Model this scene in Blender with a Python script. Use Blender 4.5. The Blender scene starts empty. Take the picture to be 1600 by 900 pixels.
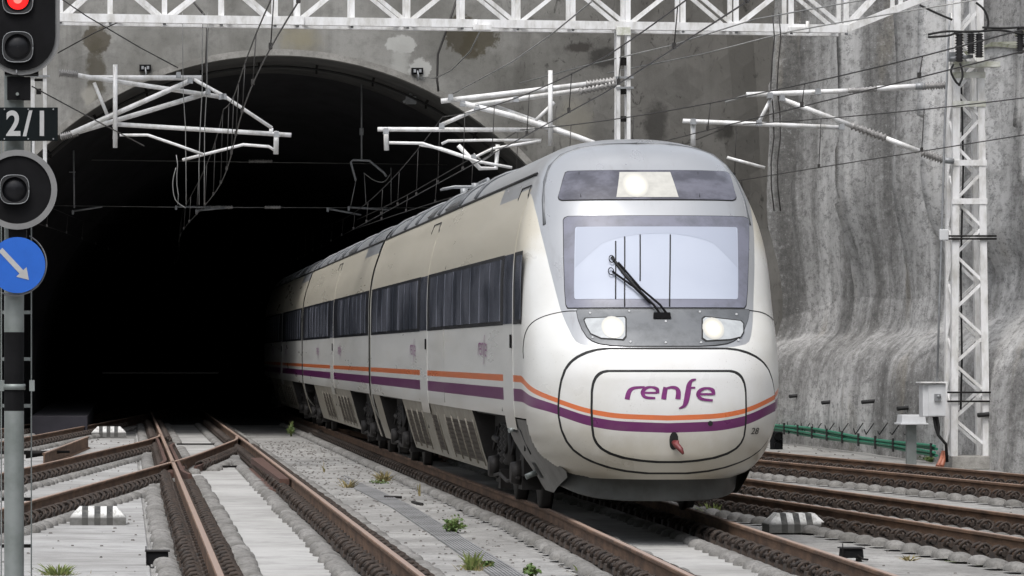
import bpy, bmesh, math, random
from math import sin, cos, pi, sqrt, atan2, hypot
from mathutils import Vector, Matrix, noise as mnoise
random.seed(7)
sc = bpy.context.scene
COL = sc.collection
# ------------------------------------------------------------------ camera, sky, sun
F = 5700.0            # focal length in pixels of a 1600 px wide frame
CZ = 2.2              # eye height
cam_d = bpy.data.cameras.new('camera'); cam = bpy.data.objects.new('camera', cam_d); COL.objects.link(cam)
cam.location = (0, 0, CZ); cam.rotation_euler = (pi/2, 0, 0)
cam_d.sensor_width = 36; cam_d.lens = F/1600*36
cam_d.shift_x = (800-194)/1600; cam_d.shift_y = (553-450)/1600
cam_d.clip_start = 0.5; cam_d.clip_end = 5000
sc.camera = cam
SUN_EL, SUN_AZ = math.radians(62), math.radians(205)
world = bpy.data.worlds.new('World'); sc.world = world; world.use_nodes = True
wn = world.node_tree; wn.nodes.clear()
sky = wn.nodes.new('ShaderNodeTexSky'); sky.sky_type = 'NISHITA'; sky.sun_disc = False
sky.sun_elevation = SUN_EL; sky.sun_rotation = SUN_AZ; sky.air_density = 1.0; sky.dust_density = 3.0
hs = wn.nodes.new('ShaderNodeHueSaturation'); hs.inputs['Saturation'].default_value = 0.34
bg = wn.nodes.new('ShaderNodeBackground'); bg.inputs['Strength'].default_value = 0.15
wo = wn.nodes.new('ShaderNodeOutputWorld')
wn.links.new(sky.outputs[0], hs.inputs['Color']); wn.links.new(hs.outputs[0], bg.inputs['Color']); wn.links.new(bg.outputs[0], wo.inputs[0])
sd = bpy.data.lights.new('sun', 'SUN'); sun = bpy.data.objects.new('sun', sd); COL.objects.link(sun)
sd.energy = 1.2; sd.angle = math.radians(25); sd.color = (1, 0.98, 0.96)
# the sun stands high behind the camera, a little to its left
sun.rotation_euler = Vector((sin(SUN_AZ)*cos(SUN_EL), cos(SUN_AZ)*cos(SUN_EL), sin(SUN_EL))).to_track_quat('Z', 'Y').to_euler()
sc.view_settings.view_transform = 'Standard'; sc.view_settings.look = 'None'
sc.view_settings.gamma = 1; sc.view_settings.exposure = 0.72
sc.cycles.max_bounces = 8

# ------------------------------------------------------------------ helpers
def at(x, y, d):
    """point at distance d seen at photo pixel x, y"""
    return Vector(((x-194)*d/F, d, CZ-(y-553)*d/F))

def wloc(o):
    v = Vector(o.location)
    while o.parent:
        o = o.parent; v += o.location
    return v

def tag(o, label=None, cat=None, group=None, kind=None):
    if label: o['label'] = label
    if cat: o['category'] = cat
    if group: o['group'] = group
    if kind: o['kind'] = kind
    return o

def thing(name, loc, label=None, cat=None, group=None, kind=None):
    o = bpy.data.objects.new(name, None); COL.objects.link(o)
    o.location = loc; o.empty_display_size = .3
    return tag(o, label, cat, group, kind)

class MB:
    def __init__(s): s.v = []; s.f = []; s.sm = []; s.at = {}
    def add(s, vs, fs, smooth=False):
        b = len(s.v); s.v += [Vector(p) for p in vs]
        s.f += [[i+b for i in f] for f in fs]; s.sm += [smooth]*len(fs)
        return b
    def box(s, lo, hi, taper=0.0):
        x0, y0, z0 = lo; x1, y1, z1 = hi; t = taper
        s.add([(x0, y0, z0), (x1, y0, z0), (x1, y1, z0), (x0, y1, z0), (x0+t, y0+t, z1), (x1-t, y0+t, z1), (x1-t, y1-t, z1), (x0+t, y1-t, z1)],
              [(0, 3, 2, 1), (4, 5, 6, 7), (0, 1, 5, 4), (1, 2, 6, 5), (2, 3, 7, 6), (3, 0, 4, 7)])
        return s
    def bar(s, a, b, w, h=None, up=(0, 0, 1)):
        """square bar from a to b"""
        a = Vector(a); b = Vector(b); h = h or w
        d = (b-a).normalized(); up = Vector(up)
        if abs(d.dot(up)) > .98: up = Vector((0, 1, 0))
        r = d.cross(up).normalized(); q = r.cross(d)
        vs = []
        for p in (a, b):
            for i, j in ((-1, -1), (1, -1), (1, 1), (-1, 1)): vs.append(p+r*i*w/2+q*j*h/2)
        s.add(vs, [(0, 1, 2, 3), (7, 6, 5, 4), (0, 4, 5, 1), (1, 5, 6, 2), (2, 6, 7, 3), (3, 7, 4, 0)])
        return s
    def tube(s, path, r, n=8, cap=True):
        path = [Vector(p) for p in path]; m = len(path)
        rs = r if isinstance(r, (list, tuple)) else [r]*m
        prev = None; vs = []
        for i, p in enumerate(path):
            d = (path[min(i+1, m-1)]-path[max(i-1, 0)])
            if d.length < 1e-9: d = Vector((0, 0, 1))
            d.normalize()
            if prev is None:
                u = Vector((0, 0, 1)) if abs(d.z) < .9 else Vector((1, 0, 0))
                prev = d.cross(u).normalized()
            else:
                prev = (prev-d*prev.dot(d)).normalized()
            q = d.cross(prev)
            for k in range(n):
                a = 2*pi*k/n; vs.append(p+(prev*cos(a)+q*sin(a))*rs[i])
        fs = []
        for i in range(m-1):
            for k in range(n):
                k2 = (k+1) % n; fs.append((i*n+k, i*n+k2, (i+1)*n+k2, (i+1)*n+k))
        s.add(vs, fs, True)
        if cap:
            b = len(s.v)-m*n
            s.f += [[b+k for k in range(n)][::-1], [b+(m-1)*n+k for k in range(n)]]; s.sm += [False, False]
        return s
    def prism(s, pts, d):
        """closed polygon pts extruded by vector d"""
        n = len(pts); d = Vector(d); pts = [Vector(p) for p in pts]
        s.add(pts+[p+d for p in pts], [list(range(n))[::-1], list(range(n, 2*n))]+[(i, (i+1) % n, (i+1) % n+n, i+n) for i in range(n)])
        return s
    def grid(s, rows, smooth=True, close=False):
        m = len(rows); n = len(rows[0]); vs = [p for r in rows for p in r]; fs = []
        for i in range(m-1):
            for j in range(n if close else n-1):
                k = (j+1) % n; fs.append((i*n+j, i*n+k, (i+1)*n+k, (i+1)*n+j))
        return s.add(vs, fs, smooth)
    def mesh(s, name, mat, off=Vector((0, 0, 0))):
        me = bpy.data.meshes.new(name)
        me.from_pydata([tuple(p-off) for p in s.v], [], s.f)
        me.polygons.foreach_set('use_smooth', s.sm)
        for k, vals in s.at.items():
            a = me.attributes.new(k, 'FLOAT', 'POINT'); a.data.foreach_set('value', vals)
        if mat: me.materials.append(mat)
        me.update(); return me
    def build(s, name, mat, parent=None, label=None, cat=None, group=None, kind=None, origin=None):
        off = wloc(parent) if parent else Vector((0, 0, 0))
        loc = Vector((0, 0, 0))
        if origin is not None: loc = Vector(origin)-off; off = Vector(origin)
        o = bpy.data.objects.new(name, s.mesh(name, mat, off)); COL.objects.link(o)
        o.location = loc
        if parent: o.parent = parent
        return tag(o, label, cat, group, kind)

def bevel(o, w=.01, seg=2):
    m = o.modifiers.new('bevel', 'BEVEL'); m.width = w; m.segments = seg; m.limit_method = 'ANGLE'; return o

def inst(me, name, loc, parent, rz=0, scale=None):
    o = bpy.data.objects.new(name, me); COL.objects.link(o)
    o.parent = parent; o.location = Vector(loc)-(wloc(parent) if parent else Vector((0, 0, 0)))
    o.rotation_euler.z = rz
    if scale: o.scale = scale
    return o

def lerp(a, b, t): return a+(b-a)*t
def interp(tab, x):
    """monotone smooth (Hermite) interpolation of a table [(x, y)...]"""
    n = len(tab)
    if x <= tab[0][0]: return tab[0][1]
    if x >= tab[-1][0]: return tab[-1][1]
    i = 0
    while tab[i+1][0] < x: i += 1
    def sl(k):
        if k <= 0 or k >= n-1: k0, k1 = max(k-1, 0), min(k+1, n-1); return (tab[k1][1]-tab[k0][1])/(tab[k1][0]-tab[k0][0])
        a = (tab[k][1]-tab[k-1][1])/(tab[k][0]-tab[k-1][0]); b = (tab[k+1][1]-tab[k][1])/(tab[k+1][0]-tab[k][0])
        return 0 if a*b <= 0 else 2*a*b/(a+b)
    h = tab[i+1][0]-tab[i][0]; t = (x-tab[i][0])/h; m0, m1 = sl(i)*h, sl(i+1)*h
    return (2*t**3-3*t*t+1)*tab[i][1]+(t**3-2*t*t+t)*m0+(-2*t**3+3*t*t)*tab[i+1][1]+(t**3-t*t)*m1
def lin(tab, x):
    if x <= tab[0][0]: return tab[0][1]
    for (a, b), (c, d) in zip(tab, tab[1:]):
        if x <= c: return lerp(b, d, (x-a)/(c-a))
    return tab[-1][1]
def ext(tab, x):
    """linear table with extrapolation at both ends"""
    if x < tab[0][0]: (a, b), (c, d) = tab[0], tab[1]; return b+(d-b)*(x-a)/(c-a)
    if x > tab[-1][0]: (a, b), (c, d) = tab[-2], tab[-1]; return b+(d-b)*(x-a)/(c-a)
    return interp(tab, x)
def sstep(a, b, x):
    t = min(1, max(0, (x-a)/(b-a))); return t*t*(3-2*t)

# ------------------------------------------------------------------ materials
class NT:
    def __init__(s, name):
        s.m = bpy.data.materials.new(name); s.m.use_nodes = True; s.t = s.m.node_tree
        s.b = s.t.nodes['Principled BSDF']; s.pos = None
    def n(s, ty, **kw):
        o = s.t.nodes.new(ty)
        for k, v in kw.items(): setattr(o, k, v)
        return o
    def l(s, a, b): s.t.links.new(a, b)
    def setin(s, inp, v):
        if hasattr(v, 'links'): s.l(v, inp)
        else: inp.default_value = v
    def P(s):
        if not s.pos: s.pos = s.n('ShaderNodeNewGeometry').outputs['Position']
        return s.pos
    def map(s, scale=(1, 1, 1), loc=(0, 0, 0)):
        m = s.n('ShaderNodeMapping'); m.inputs['Scale'].default_value = scale; m.inputs['Location'].default_value = loc
        s.l(s.P(), m.inputs['Vector']); return m.outputs[0]
    def noise(s, scale, detail=5, rough=.6, vscale=(1, 1, 1), loc=(0, 0, 0), dist=0):
        o = s.n('ShaderNodeTexNoise'); o.inputs['Scale'].default_value = scale; o.inputs['Detail'].default_value = detail
        o.inputs['Roughness'].default_value = rough; o.inputs['Distortion'].default_value = dist
        s.l(s.map(vscale, loc), o.inputs['Vector']); return o.outputs['Fac']
    def math(s, op, a, b=0, c=0, clamp=False):
        o = s.n('ShaderNodeMath', operation=op, use_clamp=clamp)
        s.setin(o.inputs[0], a); s.setin(o.inputs[1], b); s.setin(o.inputs[2], c); return o.outputs[0]
    def ramp(s, f, a, b, v0=0.0, v1=1.0):
        o = s.n('ShaderNodeMapRange', interpolation_type='SMOOTHSTEP')
        s.setin(o.inputs[0], f)
        for i, v in enumerate((a, b, v0, v1)): o.inputs[i+1].default_value = v
        return o.outputs[0]
    def mix(s, f, a, b, mode='MIX'):
        o = s.n('ShaderNodeMix', data_type='RGBA', blend_type=mode)
        s.setin(o.inputs[0], f)
        for i, v in ((6, a), (7, b)):
            if isinstance(v, (tuple, list)): v = tuple(v)+((1,) if len(v) == 3 else ())
            s.setin(o.inputs[i], v)
        return o.outputs[2]
    def attr(s, name): o = s.n('ShaderNodeAttribute', attribute_name=name); return o.outputs['Fac']
    def sep(s):
        o = s.n('ShaderNodeSeparateXYZ'); s.l(s.P(), o.inputs[0]); return o.outputs
    def fin(s, col, rough=.6, metal=0.0, bump=None, bs=.3, bd=.02, **kw):
        if isinstance(col, (tuple, list)): col = tuple(col)+((1,) if len(col) == 3 else ())
        s.setin(s.b.inputs['Base Color'], col); s.setin(s.b.inputs['Roughness'], rough); s.setin(s.b.inputs['Metallic'], metal)
        if bump is not None:
            o = s.n('ShaderNodeBump'); o.inputs['Strength'].default_value = bs; o.inputs['Distance'].default_value = bd
            s.l(bump, o.inputs['Height']); s.l(o.outputs[0], s.b.inputs['Normal'])
        for k, v in kw.items(): s.setin(s.b.inputs[k.replace('_', ' ')], v)
        return s.m

def simple(name, c, rough=.5, metal=0.0, var=.25, scale=6, c2=None, amt=.5, bump=0.0, vs=(1, 1, 1)):
    t = NT(name); f = t.noise(scale, 5, .65, vs)
    dark = c2 or tuple(x*(1-var) for x in c)
    col = t.mix(t.ramp(f, .5-.25*amt-.05, .5+.25), c, dark)
    return t.fin(col, rough, metal, bump=(t.noise(scale*4) if bump else None), bs=bump, bd=.01)

def dull(m, v=.15): m.node_tree.nodes['Principled BSDF'].inputs['Specular IOR Level'].default_value = v; return m
def emit(name, c, st):
    t = NT(name); return t.fin(c, .3, 0, Emission_Color=tuple(c)+(1,), Emission_Strength=st)

M = {}
def concrete(name, light, dark, s1=.5, speck=.12, vs=(1, 1, 1), bump=.4, extra=None):
    t = NT(name)
    f = t.noise(s1, 8, .62, vs); g = t.noise(s1*7, 6, .7, vs, (3, 7, 1)); h = t.noise(28, 4, .8)
    col = t.mix(t.ramp(f, .33, .68), dark, light)
    col = t.mix(t.math('MULTIPLY', t.ramp(g, .45, .72), .45), col, tuple(x*.55 for x in dark))
    col = t.mix(t.math('MULTIPLY', t.ramp(h, .5, .7), speck*3), col, tuple(x*.45 for x in dark))
    if extra: col = extra(t, col)
    hh = t.math('ADD', t.math('MULTIPLY', h, .3), g)
    return t.fin(col, .9, 0, hh, bump, .04)

def ex_ground(t, col):
    # brush marks across the slab and gritty patches
    b = t.noise(2.2, 4, .6, (.35, 2.4, 1), (9, 0, 0))
    col = t.mix(t.math('MULTIPLY', t.ramp(b, .5, .75), .5), col, (.16, .15, .14))
    c = t.noise(7, 6, .75, (1, .45, 1), (3, 3, 0)); col = t.mix(t.math('MULTIPLY', t.ramp(c, .5, .64), .5), col, (.12, .115, .105))
    e = t.noise(.35, 4, .6, (1, .5, 1), (31, 3, 0)); col = t.mix(t.math('MULTIPLY', t.ramp(e, .5, .65), .45), col, (.15, .145, .135))
    return col
M['slab'] = concrete('slab_concrete', (.42, .415, .4), (.27, .265, .252), .35, .04, extra=lambda t, c: t.mix(t.math('MULTIPLY', t.ramp(t.noise(1.3, 4, .6, (.3, 2.0, 1), (2, 5, 0)), .48, .8), .55), c, (.2, .19, .18)))
M['yslab'] = concrete('yard_slab_concrete', (.4, .398, .39), (.27, .265, .255), .3, .12, extra=lambda t, c: t.mix(t.math('MULTIPLY', t.ramp(t.noise(1.0, 6, .7, (.45, 1.3, 1), (2, 5, 0)), .46, .7), .7), c, (.17, .165, .155)))
M['ground'] = concrete('yard_concrete', (.36, .355, .34), (.22, .215, .205), .6, .2, extra=ex_ground)
M['sleeper'] = concrete('sleeper_concrete', (.24, .232, .22), (.13, .125, .115), 2.2, .2)
M['kerb'] = concrete('kerb_concrete', (.3, .29, .27), (.17, .165, .15), 1.2, .1)

def blobmask(t, cx, cz, rx, rz, n, soft=.25, wob=2.2):
    X, Y, Z = t.sep()
    a = t.math('DIVIDE', t.math('SUBTRACT', X, cx), rx); b = t.math('DIVIDE', t.math('SUBTRACT', Z, cz), rz)
    r = t.math('SQRT', t.math('ADD', t.math('MULTIPLY', a, a), t.math('MULTIPLY', b, b)))
    r = t.math('ADD', r, t.math('MULTIPLY', t.math('SUBTRACT', n, .5), wob))
    return t.ramp(r, 1-soft, 1+soft, 1.0, 0.0)
PD = 94.0
def ppx(x, y): k = PD/F; return (x-194)*k, CZ-(y-553)*k
def ex_portal(t, col):
    n = t.noise(2.5, 5, .65)
    X, Y, Z = t.sep()
    st = t.noise(1.1, 6, .65, (1, 1, .12), (4, 0, 0))
    col = t.mix(t.math('MULTIPLY', t.ramp(st, .48, .72), .5), col, (.06, .057, .05))
    # the facade gets rougher and darker beside the rock cut
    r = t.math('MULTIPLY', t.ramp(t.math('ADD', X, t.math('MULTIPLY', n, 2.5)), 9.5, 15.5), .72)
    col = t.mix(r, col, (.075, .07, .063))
    c2 = t.noise(3.5, 7, .7, (1, 1, .5), (1, 2, 8), 1.5)
    col = t.mix(t.math('MULTIPLY', t.math('MULTIPLY', t.ramp(c2, .56, .66), t.ramp(X, 8, 12)), .8), col, (.025, .023, .02))
    for (px, py, w, h, c, s) in ((150, 62, 22, 22, (.055, .045, .028), .15), (149, 120, 14, 60, (.06, .052, .035), .3), (140, 150, 12, 14, (.28, .27, .24), .4),
                              (722, 55, 26, 30, (.045, .037, .022), .12), (752, 58, 26, 26, (.05, .042, .024), .12), (733, 78, 14, 14, (.05, .042, .026), .2), (627, 70, 22, 14, (.4, .4, .38), .12),
                              (625, 95, 14, 28, (.33, .33, .31), .4), (655, 106, 16, 16, (.42, .42, .4), .15), (1025, 195, 16, 34, (.03, .028, .025), .4),
                              (940, 90, 26, 16, (.03, .028, .025), .3), (1130, 205, 14, 14, (.03, .028, .024), .3), (905, 75, 22, 8, (.035, .03, .026), .3), (900, 190, 26, 30, (.2, .19, .16), .6), (470, 60, 26, 20, (.22, .2, .14), .9)):
        cx, cz = ppx(px, py)
        m = blobmask(t, cx, cz, w*PD/F, h*PD/F, n, s)
        col = t.mix(t.math('MULTIPLY', m, .85), col, c)
    return col
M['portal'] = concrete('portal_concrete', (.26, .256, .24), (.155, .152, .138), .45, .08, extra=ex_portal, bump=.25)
def ex_wall(t, col):
    tn_ = t.math('ADD', t.attr('tone'), t.math('MULTIPLY', t.math('SUBTRACT', t.noise(1.1, 6, .7, (1, 1, .2)), .5), .9))
    col = t.mix(t.ramp(tn_, .2, .95), (.14, .137, .13), (.62, .615, .605))
    v = t.noise(.32, 7, .6, (1, 1, .07), (0, 4, 0)); v2 = t.noise(.9, 6, .65, (1, 1, .1), (7, 1, 3))
    col = t.mix(t.math('MULTIPLY', t.ramp(v, .48, .68), .6), col, (.1, .098, .094))
    col = t.mix(t.math('MULTIPLY', t.ramp(v2, .52, .7), .5), col, (.44, .435, .425))
    v3 = t.noise(1.6, 6, .7, (1, 1, .16), (2, 9, 3))
    col = t.mix(t.math('MULTIPLY', t.ramp(v3, .54, .74), .55), col, (.07, .068, .062))
    w = t.noise(.5, 4, .6, (1, 1, .4), (5, 5, 5))
    q = t.noise(3.5, 5, .75, (1, .5, .8), (8, 2, 1)); col = t.mix(t.math('MULTIPLY', t.ramp(q, .48, .62), .4), col, (.12, .117, .11))
    col = t.mix(t.math('MULTIPLY', t.ramp(w, .56, .7), .3), col, (.26, .22, .15))
    sp = t.noise(6, 4, .95, (1, .35, 1)); col = t.mix(t.math('MULTIPLY', t.ramp(sp, .5, .62), .5), col, (.05, .05, .05)); col = t.mix(t.math('MULTIPLY', t.ramp(sp, .46, .34), .35), col, (.6, .6, .6))
    return col
M['shotcrete'] = concrete('shotcrete', (.38, .38, .375), (.25, .25, .245), .35, .2, (1, 1, .25), .9, ex_wall)
def ex_ledge(t, col):
    v = t.noise(.8, 6, .7, (1, .3, .9), (7, 1, 3), 1.2)
    col = t.mix(t.math('MULTIPLY', t.ramp(v, .54, .7), .5), col, (.09, .085, .075))
    sp = t.noise(10, 3, .9); col = t.mix(t.math('MULTIPLY', t.ramp(sp, .52, .7), .6), col, (.05, .05, .047))
    v3 = t.noise(1.1, 5, .6, (1, 1, .2), (2, 9, 3))
    return t.mix(t.math('MULTIPLY', t.ramp(v3, .5, .66), .7), col, (.06, .058, .055))
M['bench'] = concrete('bench_shotcrete', (.4, .395, .375), (.22, .215, .2), .4, .2, (1, 1, 1), .9, ex_ledge)
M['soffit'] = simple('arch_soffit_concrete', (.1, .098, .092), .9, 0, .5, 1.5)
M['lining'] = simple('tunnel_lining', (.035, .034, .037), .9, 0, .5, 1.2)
M['deep'] = simple('near_black_lining', (.03, .028, .036), .95, 0, .4, 1)  # near-black base colour for the bore and its walkways
M['black'] = simple('black_paint', (.008, .008, .009), .85, 0, .4, 8)
M['rubber'] = simple('black_rubber', (.01, .01, .01), .7, 0, .2, 8)
M['wire'] = simple('overhead_wire', (.045, .042, .04), .5, .3, .3, 3)
M['wirel'] = simple('bright_wire', (.32, .32, .31), .45, .5, .3, 3)
M['white'] = simple('white_galvanised_paint', (.8, .8, .8), .45, 0, .2, 5, c2=(.52, .51, .48), amt=.35, bump=.05, vs=(1, 1, .4))
M['mossy'] = simple('white_paint_with_green_algae', (.74, .74, .7), .6, 0, .2, 4, c2=(.33, .34, .24), amt=.6)
M['insul'] = simple('ceramic_insulator', (.34, .33, .32), .25, 0, .5, 12)
M['insuld'] = simple('dark_insulator', (.03, .028, .03), .3, 0, .3, 12)
M['grey'] = simple('grey_steel_paint', (.3, .31, .32), .45, .2, .3, 7)
M['polegrey'] = simple('galvanised_pole', (.25, .27, .265), .5, .3, .3, 3, c2=(.16, .18, .17))
M['rim'] = simple('grey_rim_paint', (.2, .2, .2), .5, 0, .2, 9)
M['blue'] = simple('blue_sign_enamel', (.02, .12, .52), .35, 0, .15, 4)
M['arrow'] = simple('white_sign_paint', (.42, .42, .42), .5, 0, .15, 8)
M['plate'] = simple('dark_sign_plate', (.005, .008, .009), .85, 0, .2, 8)
M['lens'] = simple('dark_signal_lens', (.01, .01, .012), .3, 0, .2, 9)
M['bezel'] = simple('lens_bezel', (.03, .03, .032), .3, 0, .2, 9)
dull(M['black']); dull(M['plate'])
dull(M['lens'], .25)
M['red'] = emit('lit_red_lens', (.9, .012, .012), .75)
M['redhot'] = emit('red_lamp_filament', (1, .12, .1), 1.1)
M['headlamp'] = emit('lit_headlamp', (1, .9, .68), 4)
t = NT('headlamp_glow'); M['lampglow'] = t.fin((.5, .49, .45), .3, 0, Emission_Color=(1, .85, .58, 1), Emission_Strength=t.math('MULTIPLY', t.math('POWER', t.math('SUBTRACT', 1.0, t.attr('q'), clamp=True), 1.7), 1.1))  # lamp glow painted as emission that fades towards the disc edge
M['gcable'] = simple('green_cable', (.03, .2, .12), .5, 0, .3, 9)
M['orange_pipe'] = simple('orange_pipe', (.34, .12, .07), .5, 0, .3, 9)
M['boxgrey'] = simple('cabinet_paint', (.6, .61, .62), .4, 0, .15, 4)

t = NT('rail_steel')   # rusty sides, brown worn top
f = t.noise(5, 6, .7, (1, .35, 1)); g = t.noise(30, 3, .8)
nz = t.n('ShaderNodeNewGeometry'); sp_ = t.n('ShaderNodeSeparateXYZ'); t.l(nz.outputs['Normal'], sp_.inputs[0])
top = t.math('MULTIPLY', t.ramp(sp_.outputs[2], .8, .97), t.ramp(t.sep()[2], .285, .296))
col = t.mix(t.ramp(f, .35, .65), (.175, .102, .062), (.078, .046, .03))
col = t.mix(t.math('MULTIPLY', t.ramp(g, .5, .7), .5), col, (.025, .017, .013))
col = t.mix(t.math('MULTIPLY', top, .85), col, (.32, .235, .19))
M['rail'] = t.fin(col, t.mix(top, (.85,)*3, (.5,)*3), 0, g, .3, .005)
M['rust'] = simple('rusty_steel', (.09, .045, .032), .85, 0, .5, 9, c2=(.05, .026, .02), bump=.3)
M['clip'] = simple('rusty_black_fastener', (.05, .034, .025), .75, 0, .5, 14, c2=(.013, .011, .01))
M['dark_steel'] = simple('dark_running_gear', (.012, .011, .011), .6, .1, .5, 10, c2=(.014, .012, .011))
M['undergrey'] = simple('underframe_grey', (.028, .026, .025), .6, .1, .4, 5, c2=(.018, .016, .015))
M['valance'] = simple('valance_grey', (.085, .09, .088), .45, 0, .4, 3, c2=(.05, .05, .046))

# train paint: cream-white shell with an orange and a purple stripe, silver mask and roof
def paint(name, stripes=True, silver=True, base=(.67, .67, .65)):
    t = NT(name); X, Y, Z = t.sep()
    d1 = t.noise(1.2, 6, .65, (1, .15, 1.0)); d2 = t.noise(3.2, 4, .55, (1, .08, .9), (2, 0, 0)); d3 = t.noise(22, 3, .8, (1, .15, 1))
    col = t.mix(t.ramp(d1, .4, .75, 0, .3), base, (.5, .47, .39))
    # the band above the windows has yellowed on the sides, brake dust near the bottom
    hi = t.math('MULTIPLY', t.ramp(Z, 3.2, 3.34), t.ramp(t.math('ADD', Y, t.math('MULTIPLY', d2, 1.2)), 42.5, 43.3))
    col = t.mix(t.math('MULTIPLY', hi, .75), col, (.54, .49, .38))
    lo = t.ramp(t.math('ADD', Z, t.math('MULTIPLY', d2, .6)), 1.25, 2.1, .75, 0)
    col = t.mix(lo, col, (.36, .32, .235))
    col = t.mix(t.math('MULTIPLY', t.math('MULTIPLY', t.ramp(d2, .5, .85), .16), t.ramp(Y, 41.2, 43, .3, 1)), col, (.3, .26, .19))
    col = t.mix(t.math('MULTIPLY', t.ramp(d3, .64, .76), .12), col, (.2, .17, .12))
    d4 = t.noise(60, 2, .6, (1, .4, 1), (9, 9, 9)); d5 = t.noise(1.6, 4, .6, (1, .3, 1), (19, 9, 9))
    col = t.mix(t.math('MULTIPLY', t.math('MULTIPLY', t.ramp(d4, .66, .72), .5), t.ramp(d5, .45, .6)), col, (.2, .17, .12))
    if stripes:
        h = t.attr('h'); w = t.attr('t')
        ho = t.math('LESS_THAN', t.math('ABSOLUTE', h), t.math('MULTIPLY_ADD', w, .0125, .0275))
        pc = t.math('MULTIPLY_ADD', w, -.085, -.108); pw = t.math('MULTIPLY_ADD', w, .022, .053)
        hp = t.math('LESS_THAN', t.math('ABSOLUTE', t.math('SUBTRACT', h, pc)), pw)
        dn = t.ramp(d2, .5, .8, 0, .35)
        col = t.mix(ho, col, t.mix(dn, (.62, .16, .055), (.35, .14, .08)))
        col = t.mix(hp, col, t.mix(dn, (.125, .022, .105), (.16, .09, .12)))
    rough = t.ramp(d2, .3, .8, .27, .36); met = 0.0
    if silver:
        m = t.math('LESS_THAN', t.attr('m'), 0)
        dr = t.noise(2, 6, .7, (3, .4, 1), (5, 5, 5))
        sc_ = t.mix(t.ramp(dr, .5, .85), (.38, .39, .405), (.3, .3, .305))
        col = t.mix(m, col, sc_); met = t.math('MULTIPLY', m, .35)
    return t.fin(col, rough, met, d1, .04, .01, Coat_Weight=.25, Coat_Roughness=.12)
M['shell'] = paint('train_body_paint')
M['panel'] = paint('train_hatch_paint', True, False, (.69, .69, .68))
M['plainwhite'] = paint('train_door_paint', False, False)
M['skirt'] = simple('skirt_panel_paint', (.27, .25, .205), .5, 0, .4, 4, c2=(.17, .15, .115))
M['vent'] = simple('dusty_vent_louvre', (.06, .045, .03), .7, 0, .4, 9)
t = NT('silver_panel'); M['silver'] = t.fin(t.mix(t.ramp(t.noise(4, 6, .7), .4, .7), (.14, .147, .155), (.095, .1, .105)), .45, .3)
M['fairing'] = simple('dusty_grey_fairing', (.16, .155, .145), .5, .1, .5, 3, c2=(.09, .085, .075))
t = NT('window_glass'); n_ = t.noise(1.3, 4, .6, (1, .45, .5)); g_ = t.noise(6, 5, .7, (1, 1, .2))
dull(M['dark_steel'], .2); dull(M['undergrey'], .25)
M['glass'] = t.fin(t.mix(t.ramp(n_, .38, .62), (.065, .072, .09), (.2, .21, .25)), .1, 0, Specular_IOR_Level=.7)  # paler base colour stands in for reflections on the panes
M['band'] = simple('window_band_glass', (.035, .037, .045), .2, 0, .4, 3)
t = NT('windscreen_border'); M['wsborder'] = t.fin(t.mix(t.ramp(t.noise(3, 5, .7), .4, .7), (.17, .175, .22), (.12, .125, .15)), .35, 0, Specular_IOR_Level=.4)
t = NT('windscreen_glass'); n_ = t.noise(1.1, 3, .5)
M['wsglass'] = t.fin(t.mix(t.ramp(n_, .35, .7), (.41, .445, .525), (.37, .405, .49)), .45, 0, Specular_IOR_Level=.25)  # pale blue base colour stands in for reflected sky
t = NT('windscreen_band'); M['wsband'] = t.fin((.345, .375, .45), .45, 0, Specular_IOR_Level=.25)  # slightly darker tone for the arched band on the pane
t = NT('top_window_glass'); M['topglass'] = t.fin(t.mix(t.ramp(t.noise(2.2, 5, .6, (1, 1, 2)), .4, .65), (.06, .06, .075), (.13, .13, .16)), .12, 0, Specular_IOR_Level=.7)
M['lamphouse'] = simple('lamp_housing', (.5, .49, .45), .3, 0, .2, 8)
M['lampglass'] = simple('headlight_glass', (.45, .47, .48), .12, 0, .2, 8)
M['logo'] = simple('purple_lettering', (.2, .03, .17), .4, 0, .3, 12)
M['num'] = simple('dark_numerals', (.05, .045, .04), .5, 0, .2, 12)
M['hookred'] = simple('red_hook_paint', (.16, .03, .03), .5, 0, .4, 12)
M['roofgear'] = simple('roof_gear', (.12, .12, .12), .5, .2, .4, 8)
M['bellows'] = simple('grey_gangway_rubber', (.2, .195, .175), .7, 0, .4, 6)
M['stripe_white'] = simple('weathered_white_block_paint', (.6, .6, .58), .7, 0, .5, 9, c2=(.28, .27, .25), amt=.4, bump=.3)
M['stripe_black'] = simple('weathered_black_block_paint', (.05, .05, .05), .8, 0, .5, 9, c2=(.13, .125, .12), bump=.3)
M['leaf'] = simple('green_leaf', (.1, .16, .04), .55, 0, .3, 20, c2=(.05, .1, .02))
M['leafy'] = simple('yellow_green_blade', (.2, .23, .07), .6, 0, .3, 20, c2=(.11, .16, .035))
M['drygrass'] = simple('dry_grass', (.26, .2, .09), .8, 0, .4, 20, c2=(.12, .12, .04))
M['moss'] = simple('moss', (.07, .09, .025), .95, 0, .4, 14, bump=.5)
M['mossc'] = simple('moss_on_concrete', (.2, .2, .17), .95, 0, .4, 5, c2=(.07, .08, .035), amt=.4, bump=.5)
M['pebble'] = simple('loose_grit', (.16, .15, .14), .9, 0, .5, 14)
M['grate'] = simple('drain_grate_steel', (.24, .24, .24), .8, 0, .4, 1.2, c2=(.12, .12, .12))

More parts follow.
